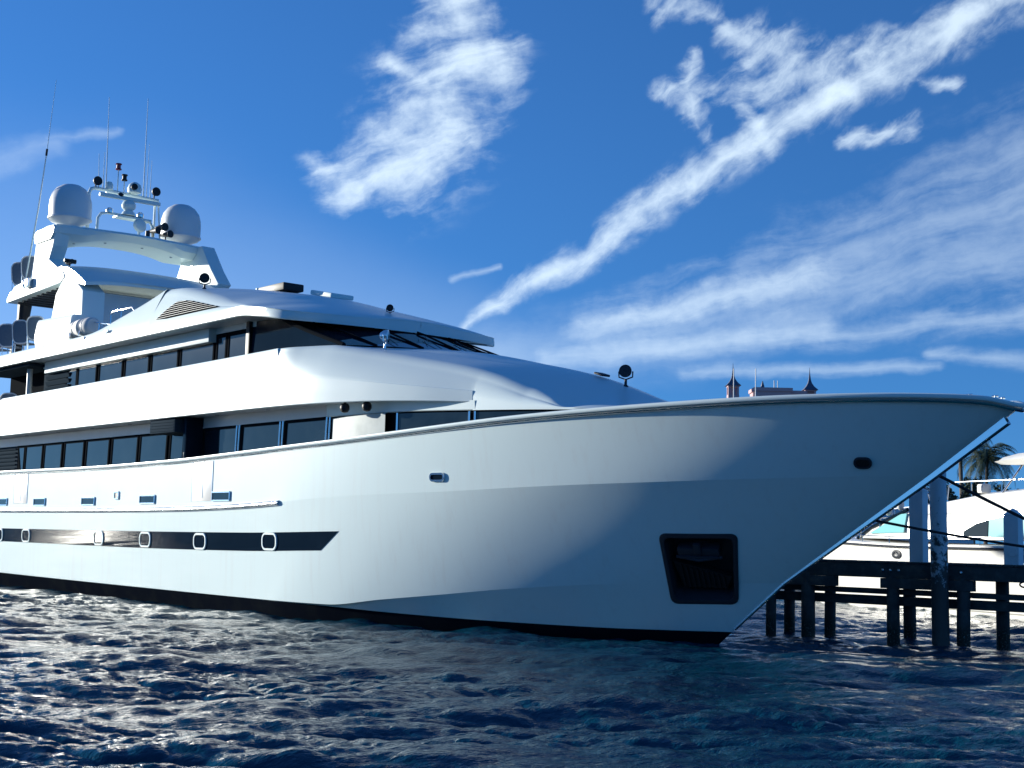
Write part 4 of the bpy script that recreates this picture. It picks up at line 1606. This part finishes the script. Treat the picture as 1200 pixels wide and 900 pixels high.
mb = MB()
mb.box((-34.6, -3.25, 9.10), (6.0, 1.0, 0.22), bev=0.02)
mb.build('deck_step', M['soffit'], yacht)
SD = 'chairs along the open sun deck edge'
chair = make_chair('dark mesh chair on the sun deck, the one beside the white locker', SD)
chair.location = (-32.75, -3.22, 9.215)
chair.rotation_euler = (0, 0, 0.62)
for loc, rz, lb, gr in (
        ((-34.25, -3.22, 9.215), 0.5, 'dark mesh chair on the sun deck, second from the white locker', SD),
        ((-35.75, -3.24, 9.215), 0.6, 'dark mesh chair on the sun deck, third from the white locker', SD),
        ((-37.1, -3.24, 9.215), 0.55, 'dark mesh chair on the sun deck, cut by the left edge of the photo', SD),
        ((-35.0, -2.75, 12.0), 0.6, 'dark mesh chair up on the hardtop, right against the radar arch leg', 'chairs up on the hardtop'),
        ((-35.95, -2.78, 11.87), 0.5, 'dark mesh chair up on the hardtop, farther from the arch leg', 'chairs up on the hardtop'),
        ((-34.95, -3.30, 6.315), 0.7, 'dark mesh chair in the gap behind the end of the upper bulwark', None)):
    c = copy_thing(chair, loc, rz, lb, gr)
    if gr is None:
        del c['group']

raft = thing('life_raft', 'white life raft canister lying in a cradle on the sun deck beside the hardtop pillar', 'life raft', (-27.35, -3.70, 9.19))
mb = MB()
prof = [(0.02, -0.82), (0.24, -0.80), (0.31, -0.70), (0.33, -0.55), (0.33, -0.08), (0.35, -0.06), (0.35, 0.06), (0.33, 0.08), (0.33, 0.55), (0.31, 0.70), (0.24, 0.80), (0.02, 0.82)]
mb.lathe(prof, (0, 0, 0.36), 22, Matrix.Rotation(math.pi / 2, 3, 'Y'))
mb.build('canister', M['canvas'], raft, angle=50)
for x in (-0.42, 0.42):
    mb = MB()
    mb.lathe([(0.335, -0.03), (0.345, -0.02), (0.345, 0.02), (0.335, 0.03)], (x, 0, 0.36), 22, Matrix.Rotation(math.pi / 2, 3, 'Y'))
    mb.build('strap', M['soffit'], raft)
    mb = MB()
    mb.prism([(-0.36, 0.0), (0.36, 0.0), (0.30, 0.20), (0.14, 0.07), (-0.14, 0.07), (-0.30, 0.20)], 'x', x - 0.03 - 0.12, x + 0.03 - 0.12)
    mb.build('cradle', M['steel'], raft)

# ------------------------------------------------------------------ pier
PA = Vector((-0.6, 3.95, 0.0))
PD = Vector((5.0, 1.0, 0.0)).normalized()
PN = Vector((-PD.y, PD.x, 0.0))
PR = math.atan2(PD.y, PD.x)
pier = thing('pier', 'dark timber pier on piles behind the bow, white posts on its deck', 'pier', PA, PR)
for s0, off, r in ((-1.08, 0.0, 0.13), (-0.07, 0.0, 0.17), (2.14, 0.0, 0.15), (3.85, 0.0, 0.15), (6.0, 0.0, 0.15), (8.2, 0.0, 0.15), (-1.07, 0.95, 0.14), (0.07, 0.95, 0.14), (2.14, 0.95, 0.15), (4.4, 0.95, 0.15), (6.3, 0.95, 0.15)):
    mb = MB()
    lx, ly = random.uniform(-0.04, 0.04), random.uniform(-0.03, 0.03)
    mb.tube([(s0 + lx, off + ly, -1.5), (s0 + lx * 0.5, off, 0.4), (s0, off, 1.62)], [r * 1.06, r * 1.02, r], 12)
    mb.build('pile', M['timber'], pier)
mb = MB()
mb.box((4.2, -0.02, 1.725), (13.0, 0.22, 0.33), bev=0.015)
mb.build('edge_beam', M['timber'], pier)
mb = MB()
mb.box((4.2, 0.95, 1.725), (13.0, 0.20, 0.33), bev=0.015)
mb.build('edge_beam', M['timber'], pier)
for sa, sb in ((-2.0, 0.70), (1.88, 4.10), (5.9, 8.4)):
    mb = MB()
    mb.box(((sa + sb) / 2, -0.02, 1.435), (sb - sa, 0.26, 0.24), bev=0.015)
    mb.build('bolster', M['timber'], pier)
for off, z, h in ((0.22, 1.22, 0.13), (0.34, 1.0, 0.22)):
    mb = MB()
    mb.box((4.2, off, z), (13.0, 0.14, h), Matrix.Rotation(0.004, 3, 'Y'), bev=0.012)
    mb.build('waler', M['timber'], pier)
for s0 in (-0.07, 1.95, 2.14, 2.35, 3.85, 6.0, 8.2):
    mb = MB()
    mb.lathe([(0.005, 0.0), (0.035, 0.0), (0.035, 0.03), (0.015, 0.045), (0.005, 0.045)], (s0, -0.13, 1.74), 8, Matrix.Rotation(math.pi / 2, 3, 'X'))
    mb.build('bolt', M['steel'], pier)
for k in range(46):
    mb = MB()
    mb.box((-2.1 + k * 0.27, 0.47, 1.92 + random.uniform(-0.004, 0.004)), (0.25, 1.22 + random.uniform(-0.03, 0.03), 0.05), bev=0.006)
    mb.build('deck_plank', M['timber'], pier)
for s0, zt_, cap in ((2.67, 3.62, 0.10), (4.91, 3.06, 0.17), (-0.05, 3.0, 0.12)):
    w = 0.165
    mb = MB()
    mb.loft([[Vector((s0 + a * w, 0.28 + b * w, z)) for a, b in ((-1, -1), (1, -1), (1, 1), (-1, 1))] for z in (1.948, zt_)], closed=True, cap=True)
    pp = mb.build('white_post', M['post'], pier)
    mb = MB()
    mb.loft([[Vector((s0 + a * w * k, 0.28 + b * w * k, z)) for a, b in ((-1, -1), (1, -1), (1, 1), (-1, 1))] for z, k in ((zt_ + 0.003, 1.03), (zt_ + 0.03, 1.03), (zt_ + cap, 0.03))], closed=True, cap=True)
    mb.build('post_cap', M['post'], pp)
    if zt_ == 3.06:
        mb = MB()
        c_ = Vector((s0 + 0.03, 0.28 - w - 0.004, 2.24))
        mb.lathe([(0.02, 0.0), (0.11, 0.0), (0.115, 0.006), (0.11, 0.012), (0.02, 0.012)], c_, 20, Matrix.Rotation(math.pi / 2, 3, 'X'))
        mb.build('round_reflector', M['reflector'], pp)
mb = MB()
ringp = [(5.3 + 0.11 * math.cos(a), -0.17, 1.52 + 0.06 * math.sin(a)) for a in np.linspace(0, 2 * math.pi, 17)]
mb.tube(ringp, 0.02, 6, cap=False)
mb.build('mooring_ring', M['dark_steel'], pier)

pil = PA + PD * 3.43 - PN * 0.42
mb = MB()
mb.tube([(0.04, 0.02, -1.5), (0.02, 0.01, 1.2), (0, 0, 4.12), (0, 0, 4.16)], [0.20, 0.195, 0.19, 0.16], 20)
o = mb.build('mooring_piling', M['piling'])
o.location = pil
tag(o, 'tall round mooring piling with flaking paint in front of the dark pier', 'piling')


def rope(a, b, sag, r, label):
    a, b = Vector(a), Vector(b)
    base = a.copy()
    mb = MB()
    mb.tube([a.lerp(b, t) - base - Vector((0, 0, sag * 4 * t * (1 - t))) for t in np.linspace(0, 1, 25)], r, 8)
    o = mb.build('mooring_rope', M['rope'])
    o.location = base
    tag(o, label, 'rope', 'mooring ropes from the bow to the pier')


rope((5.15, 0.62, 3.78), (7.15, 4.75, 1.95), 0.05, 0.035, 'upper mooring rope running steeply down from the bow in front of the round piling')
rope((3.45, 0.95, 2.84), (7.0, 5.15, 2.1), 0.06, 0.028, 'lower mooring rope running nearly level from the bow across the white post')

# ------------------------------------------------------------------ motor cruiser moored beyond the pier
BP = Vector((-7.376, 19.235, 0.0))
BA = math.atan2(-0.3, 0.954)
cr = thing('motor_cruiser', 'cream white motor cruiser with teal tinted windows moored beyond the pier', 'boat', BP, BA)
# local x runs aft (to the right), y inboard away from the camera, z up
mb = MB()
rows = []
for x in np.linspace(-12.5, 9.0, 44):
    t = min(1.0, max(0.0, (x + 12.5) / 9.5))
    hb = 2.45 * (1 - (1 - t)**2.3)**0.8
    zs = 2.42 + 0.45 * max(0.0, (-x - 1.0) / 11.5)**1.5
    rows.append([Vector((x + (1 - t) * 2.2 * (1 - k), 2.5 - hb * w_, z)) for k, w_, z in ((0, 0.80, -0.6), (0.25, 0.86, 0.15), (0.3, 0.90, 0.2), (0.7, 0.97, 1.3), (1, 1.0, zs - 0.12), (1, 1.02, zs - 0.1), (1, 1.02, zs - 0.03), (1, 0.98, zs), (1, 0.0, zs + 0.05))])
mb.loft(rows)
rows = [[Vector((p.x, 5.0 - p.y, p.z)) for p in r] for r in rows]
mb.loft(rows, flip=True)
mb.build('hull', M['cream'], cr, angle=30)
mb = MB()
pts = []
for x in np.linspace(-12.0, 9.0, 40):
    t = min(1.0, max(0.0, (x + 12.5) / 9.5))
    hb = 2.45 * (1 - (1 - t)**2.3)**0.8
    zs = 2.42 + 0.45 * max(0.0, (-x - 1.0) / 11.5)**1.5
    pts.append((x, 2.5 - hb * 1.03, zs - 0.13))
mb.tube(pts, 0.045, 6)
mb.build('rub_strake', M['dark_steel'], cr)
mb = MB()
pts2 = [(x, y + 0.08, z + 0.36) for x, y, z in pts]
mb.tube(pts2, 0.016, 6)
for p in pts2[::3]:
    mb.tube([p, (p[0], p[1], p[2] - 0.25)], 0.014, 6)
mb.build('toe_rail', M['steel'], cr, merge=0)
for x in (-1.9, 4.4):
    mb = MB()
    mb.lathe([(0.20, -0.02), (0.22, 0.02), (0.14, 0.04), (0.10, 0.02)], (x, 0.06, 2.02), 18, Matrix.Rotation(math.pi / 2, 3, 'X') @ Matrix.Diagonal((1.2, 0.75, 1)).to_3x3())
    mb.build('fairlead', M['dark_steel'], cr)
# cabin: raked windshield in front, long side, flying bridge coaming on top
CS = [(-6.6, 2.62, 2.62), (-4.4, 2.6, 3.15), (-2.2, 2.6, 3.62), (-1.6, 2.6, 3.78), (0.2, 2.6, 4.0), (2.0, 2.6, 4.22), (4.5, 2.6, 4.36), (9.0, 2.6, 4.36)]
mb = MB()
rows = []
for x, z0, z1 in CS:
    t = min(1.0, max(0.0, (x + 6.7) / 3.5))
    hb = 2.05 * (0.35 + 0.65 * t**0.7)
    rows.append([Vector((x, 2.5 - hb * w_, z0 + (z1 - z0) * k)) for k, w_ in ((0, 1.0), (0.5, 0.97), (0.80, 0.93), (0.95, 0.86), (1.0, 0.72), (1.03, 0.0))])
mb.loft(rows)
mb.loft([[Vector((p.x, 5.0 - p.y, p.z)) for p in r] for r in rows], flip=True)
mb.build('cabin', M['cream'], cr, angle=40)


def cab_y(x, k):
    t = min(1.0, max(0.0, (x + 6.7) / 3.5))
    hb = 2.05 * (0.35 + 0.65 * t**0.7)
    return 2.5 - hb * float(np.interp(k, [0, 0.5, 0.8, 0.95], [1.0, 0.97, 0.93, 0.86]))


def cab_panel(poly, name, m, lift):
    mb = MB()
    z1 = lambda x: float(np.interp(x, [c[0] for c in CS], [c[2] for c in CS]))
    P_ = [Vector((x, cab_y(x, max(0, (z - 2.6) / (z1(x) - 2.6))) - lift, z)) for x, z in poly]
    mb.loft([P_, [p + Vector((0, 0.06, 0)) for p in P_]], closed=True, cap=True)
    return mb.build(name, M[m], cr)


cab_panel([(1.3, 2.72), (1.3, 2.88), (1.9, 3.14), (2.5, 3.26), (2.5, 2.70)], 'vent_panel', 'panel', 0.05)
cab_panel([(2.56, 2.70), (2.56, 3.27), (3.4, 3.40), (4.6, 3.44), (5.6, 3.42), (5.6, 2.68)], 'side_window', 'teal_glass', 0.06)
cab_panel([(5.75, 2.68), (5.75, 3.42), (8.6, 3.36), (8.6, 2.68)], 'side_window', 'teal_glass', 0.06)
cab_panel([(-4.4, 2.78), (-2.35, 3.50), (-1.9, 3.52), (-1.9, 2.82)], 'windshield', 'teal_glass', 0.10)
mb = MB()
mb.tube([(-5.9, cab_y(-5.9, 0.6) - 0.06, 2.62), (-4.3, cab_y(-4.3, 0.8) - 0.06, 3.05), (-1.9, cab_y(-1.9, 0.85) - 0.06, 3.66)], 0.07, 6)
mb.build('windshield_frame', M['band'], cr)
mb = MB()
mb.tube([(x, cab_y(x, 0.62) - 0.02, 3.50 + 0.02 * x) for x in np.linspace(-1.5, 8.8, 12)], 0.03, 6)
mb.build('cabin_moulding', M['soffit'], cr)
mb = MB()
rows = []
for x, z0, z1 in ((2.9, 5.20, 5.24), (3.1, 5.12, 5.36), (3.8, 5.08, 5.46), (5.5, 5.08, 5.54), (8.5, 5.08, 5.54)):
    rows.append([Vector((x, y, z)) for y, z in ((0.40, z0 + 0.5 * (z1 - z0)), (0.50, z0), (2.5, z0 + 0.02), (4.5, z0), (4.6, z0 + 0.5 * (z1 - z0)), (4.4, z1), (2.5, z1 + 0.08), (0.6, z1))])
mb.loft(rows, closed=True, cap=True)
mb.build('hardtop', M['cream'], cr, angle=40)
for y in (0.75, 4.25):
    for xa, xb in ((2.9, 3.9), (7.4, 7.2)):
        mb = MB()
        mb.tube([(xa, y, 4.2), (xb, y, 5.15)], 0.035, 8)
        mb.build('hardtop_strut', M['steel'], cr)
mb = MB()
for z in (4.62,):
    mb.tube([(-0.1, 0.9, 4.0), (0.0, 0.9, z - 0.1), (0.3, 0.9, z), (8.8, 0.8, z)], 0.025, 8)
for x in np.arange(1.2, 8.9, 1.5):
    mb.tube([(x, 0.88, 4.1), (x, 0.88, 4.62)], 0.02, 6)
mb.build('bridge_rail', M['steel'], cr, merge=0)
mb = MB()
mb.box((1.35, 1.3, 4.38), (0.34, 0.4, 0.34), bev=0.1)
mb.build('helm_seat', M['canvas'], cr)
# foredeck rail with crossed stays and two white fenders hung on it
mb = MB()
for y in (0.75, 4.2):
    mb.tube([(-11.2, y, 2.7), (-11.0, y, 3.6), (-6.5, y - 0.1, 3.9), (-2.6, y - 0.1, 4.05), (-2.3, y, 3.6)], 0.035, 8)
    for x in (-9.8, -8.6, -7.4, -6.2, -5.0, -3.8):
        mb.tube([(x, y, 2.6), (x + 0.1, y, 3.75 + 0.03 * (x + 9.8))], 0.028, 6)
    mb.tube([(-8.6, y, 2.65), (-7.4, y, 3.7)], 0.025, 6)
    mb.tube([(-6.2, y, 3.75), (-5.0, y, 2.7)], 0.025, 6)
    mb.tube([(-10.9, y, 3.15), (-3.0, y, 3.4)], 0.024, 6)
mb.build('foredeck_rail', M['steel'], cr, merge=0)
CRM = Matrix.Translation(BP) @ Matrix.Rotation(BA, 4, 'Z')
for x, z, lb in ((-3.05, 3.66, 'white fender on the cruiser foredeck rail, the lower one nearer the yacht stem'), (-2.35, 3.86, 'white fender on the cruiser foredeck rail, the higher one nearer the white post')):
    mb = MB()
    mb.lathe([(0.03, -0.22), (0.12, -0.15), (0.15, 0.0), (0.12, 0.15), (0.03, 0.22)], (0, 0, 0), 16)
    o = mb.build('fender', M['canvas'])
    o.location = CRM @ Vector((x, 0.60, z))
    tag(o, lb, 'fender', 'fenders on the cruiser rail')

# sport fishing boat farther back, its lattice tower seen past the bow
sfv = R_ * (1062 - 600.0) - U_ * (640 - 450.0) + D_ * 1650.0
sfp = CAM + sfv * (72.0 / sfv.dot(Vector((-0.7675, 0.6410, 0))))
sf = thing('fishing_boat', 'grey white fishing boat with a lattice tower behind the motor cruiser', 'boat', (sfp.x, sfp.y, 0.0), math.atan2(0.7675, 0.6410))
mb = MB()
rows = []
for x in np.linspace(-7, 6, 24):
    t = min(1.0, (x + 7) / 6.0)
    hb = 2.0 * (1 - (1 - t)**2.2)**0.7 + 0.02
    zs = 2.2 + 0.5 * (1 - t)**1.5
    rows.append([Vector((x + (1 - t) * 1.2 * (1 - k), -hb * w_, z)) for k, w_, z in ((0, 0.75, -0.5), (0.4, 0.9, 0.8), (1, 1.0, zs), (1, 0.94, zs + 0.04), (1, 0, zs + 0.06))])
mb.loft(rows)
mb.loft([[Vector((p.x, -p.y, p.z)) for p in r] for r in rows], flip=True)
mb.build('hull', M['soffit'], sf)
mb = MB()
rows = []
for x, z1, w_ in ((-3.6, 2.7, 1.2), (-2.0, 3.9, 1.5), (-1.4, 4.15, 1.6), (2.6, 4.3, 1.6), (2.9, 4.0, 1.6)):
    rows.append([Vector((x, y * w_, z)) for y, z in ((-1, 2.2), (-0.97, 2.2 + (z1 - 2.2) * 0.8), (-0.8, z1), (0, z1 + 0.08), (0.8, z1), (0.97, 2.2 + (z1 - 2.2) * 0.8), (1, 2.2))])
mb.loft(rows)
mb.quad(*rows[-1])
mb.build('cabin', M['soffit'], sf, angle=35)
mb = MB()
for x in (-1.4, 1.8):
    for y in (-1.3, 1.3):
        mb.tube([(x, y, 4.1), (x * 0.6, y * 0.75, 6.2)], 0.05, 6)
for y in (-1, 1):
    mb.tube([(-1.3, 1.25 * y, 4.4), (1.1, 1.0 * y, 6.1)], 0.04, 6)
    mb.tube([(1.7, 1.25 * y, 4.4), (-0.9, 1.0 * y, 6.1)], 0.04, 6)
    mb.tube([(-1.1, 1.15 * y, 5.2), (1.4, 1.15 * y, 5.2)], 0.045, 6)
mb.build('lattice_tower', M['steel'], sf, merge=0)
mb = MB()
mb.box((0, 0, 6.25), (2.6, 2.3, 0.12), bev=0.04)
mb.build('tower_roof', M['soffit'], sf)

# ------------------------------------------------------------------ shore, hotel, palms
def at(px, py, dist):
    v = R_ * (px - 600.0) - U_ * (py - 450.0) + D_ * 1650.0
    f = Vector((-0.7675, 0.6410, 0))
    return CAM + v * (dist / v.dot(f))


mb = MB()
g0 = [at(820, 640, 115), at(1420, 640, 105), at(1500, 640, 900), at(760, 640, 900)]
g0 = [Vector((p.x, p.y, 0)) for p in g0]
mb.loft([[Vector((p.x, p.y, z)) for p in g0] for z in (-1.0, 0.9)], closed=True, cap=True)
o = mb.build('ground', M['sand'])
o['kind'] = 'structure'

GZ = 0.9
hb_ = at(912, 640, 400)
hotel = thing('hotel_building', 'pink flat topped hotel block between two spired towers on the skyline', 'building', (hb_.x, hb_.y, GZ), math.atan2(0.7675, 0.6410))
mb = MB()
mb.box((-2.3, 0, 22.2), (10.2, 9, 44.4))
mb.box((-2.3, 0, 44.8), (10.9, 9.7, 1.0))
mb.build('main_block', M['pink'], hotel, merge=0)
mb = MB()
mb.box((5.0, 1.6, 21.9), (4.4, 8, 43.8))
mb.box((5.0, 1.6, 44.3), (5.0, 8.6, 1.0))
mb.build('side_block', M['pink'], hotel, merge=0)
for z in np.arange(6, 43, 4.0):
    for x in (-6, -3.5, -1, 1.5, 4.0, 6.2):
        mb = MB()
        mb.box((x, -4.52 if x < 3 else -2.42, z), (1.2, 0.08, 1.8))
        mb.build('window', M['glass'], hotel)
mb = MB()
for x in (-1.6, -0.6):
    mb.tube([(x, -2, 45.3), (x, -2, 47.6)], 0.12, 6)
mb.build('roof_aerial', M['soffit'], hotel, merge=0)
mb = MB()
mb.lathe([(0.6, 45.2), (0.5, 46.0), (0.1, 47.4)], (-4.9, -2, 0), 8)
mb.build('roof_finial', M['roof_blue'], hotel)


def tower(px, top, label):
    b = at(px, 640, 400)
    t = thing('hotel_tower', label, 'tower', (b.x, b.y, GZ), math.atan2(0.7675, 0.6410), 'spired towers on the skyline')
    k = top
    mb = MB()
    mb.box((0, 0, (k - 6.6) / 2), (3.1, 3.1, k - 6.6))
    mb.build('shaft', M['pink'], t)
    mb = MB()
    for x in (-1.2, 1.2):
        for y in (-1.2, 1.2):
            mb.box((x, y, k - 5.4), (0.6, 0.6, 2.4))
    mb.box((0, 0, k - 4.2), (3.2, 3.2, 0.4))
    mb.box((0, 0, k - 5.6), (1.6, 1.6, 2.0))
    mb.build('belfry', M['pink'], t, merge=0)
    mb = MB()
    mb.loft([[Vector((a * w_, b_ * w_, k + z)) for a, b_ in ((-1, -1), (1, -1), (1, 1), (-1, 1))] for w_, z in ((2.1, -4.0), (1.9, -3.8), (1.1, -2.9), (0.55, -1.9), (0.3, -0.9), (0.10, 1.0), (0.03, 2.6))], closed=True, cap=True)
    mb.build('spire', M['roof_blue'], t, angle=20)


tower(858, 50.0, 'spired hotel tower left of the pink block, the one crossed by a white mast')
tower(949, 49.2, 'spired hotel tower right of the pink block, above the yacht bow')
for px, top, d, lb in ((859.0, 432, 150, 'thin white pole in front of the left hotel tower'), (885.0, 432, 150, 'thin white pole at the left edge of the pink hotel block')):
    b, tp = at(px, 640, d), at(px, top, d)
    mb = MB()
    mb.tube([(0, 0, 0), (0, 0, (tp.z - GZ) * 0.5), (0, 0, tp.z - GZ)], [0.10, 0.08, 0.05], 8)
    o = mb.build('flag_pole', M['reflector'])
    o.location = (b.x, b.y, GZ)
    tag(o, lb, 'pole', 'white poles on the skyline')


def palm(px, py, d, seed, label, lean=(0, 0), fl=5.0, nf=40):
    rg = random.Random(seed)
    top = at(px, py, d)
    h = top.z - GZ
    t = thing('palm_tree', label, 'palm tree', (top.x - lean[0], top.y - lean[1], GZ), 0, 'palms on the shore')
    tp = Vector((lean[0], lean[1], h))
    mb = MB()
    pts = [Vector((tp.x * u**1.6, tp.y * u**1.6, h * u)) for u in np.linspace(0, 1, 14)]
    mb.tube(pts, [0.26 - 0.09 * u + (0.015 if i % 2 else 0) for i, u in enumerate(np.linspace(0, 1, 14))], 10)
    mb.build('trunk', M['bark'], t)
    mb = MB()
    for k in range(nf):
        az = 2 * math.pi * (k * 0.381966) + rg.uniform(-0.2, 0.2)
        el = math.radians(75 - 105 * (k / nf) + rg.uniform(-8, 8))
        L = fl * rg.uniform(0.8, 1.1)
        d_ = Vector((math.cos(az), math.sin(az), 0))
        side = Vector((-d_.y, d_.x, 0))
        p = tp.copy()
        e = el
        n = 16
        spine = []
        for i in range(n + 1):
            spine.append(p.copy())
            p = p + (d_ * math.cos(e) + Vector((0, 0, math.sin(e)))) * (L / n)
            e -= (0.075 + 0.06 * (i / n)) * rg.uniform(0.9, 1.1) * (1.4 if el > 0.3 else 1.0)
        mb.tube(spine, [0.035 * (1 - 0.85 * i / n) for i in range(n + 1)], 4)
        for i in range(2, n + 1):
            u = i / n
            ll = 0.95 * math.sin(math.pi * min(1, 0.12 + 0.86 * u))**0.7 + 0.06
            dr = (spine[i] - spine[i - 1]).normalized()
            for sd in (-1, 1):
                for q in (0.0, 0.5):
                    o_ = spine[i - 1].lerp(spine[i], q)
                    tip = o_ + (side * sd * 0.80 + dr * 0.55 + Vector((0, 0, -0.38 + rg.uniform(-0.2, 0.15)))) * ll
                    w_ = dr * 0.045
                    mb.quad(o_ - w_, o_ + w_, o_.lerp(tip, 0.6) + w_ * 0.9, tip)
    mb.build('crown', M['frond'], t, merge=0, recalc=False)


palm(1157, 537, 170, 4, 'palm tree with a full drooping crown beside the cruiser hardtop', (0.6, -0.3))
palm(1124, 505, 150, 8, 'palm tree whose slim grey trunk shows under the yacht stem', (-0.5, 0.3))


def bush(px, py, d, w, seed, label):
    rg = random.Random(seed)
    top = at(px, py, d)
    h = top.z - GZ
    t = thing('leafy_tree', label, 'tree', (top.x, top.y, GZ), 0, 'low trees on the shore')
    mb = MB()
    mb.tube([(0, 0, 0), (0.1, 0, h * 0.4), (0, 0.1, h * 0.75)], [0.2, 0.15, 0.06], 8)
    for k in range(6):
        a = k * 1.05
        mb.tube([(0.05, 0, h * 0.4), (math.cos(a) * w * 0.3, math.sin(a) * w * 0.3, h * 0.7)], [0.08, 0.03], 6)
    mb.build('trunk', M['bark'], t, merge=0)
    mb = MB()
    for k in range(1500):
        v = Vector((rg.gauss(0, 1), rg.gauss(0, 1), rg.gauss(0, 1))).normalized() * rg.uniform(0.35, 1.0)**0.5
        lump = 0.8 + 0.25 * math.sin(v.x * 5 + seed) * math.cos(v.y * 4 + v.z * 3)
        c_ = Vector((v.x * w * 0.5 * lump, v.y * w * 0.5 * lump, h * 0.66 + v.z * h * 0.34 * lump))
        a = Vector((rg.gauss(0, 1), rg.gauss(0, 1), rg.gauss(0, 1))).normalized()
        b = a.orthogonal().normalized()
        r = rg.uniform(0.12, 0.24)
        mb.quad(c_ - a * r, c_ + b * r * 0.5, c_ + a * r, c_ - b * r * 0.5)
    mb.build('crown', M['bush'], t, merge=0, recalc=False)


bush(1139, 552, 128, 2.6, 2, 'low dark tree beside the grey palm trunk')
bush(1100, 556, 135, 5.0, 5, 'low dark tree behind the tall round piling')
bush(1176, 562, 140, 4.0, 7, 'low dark tree under the palm crown, behind the cruiser')
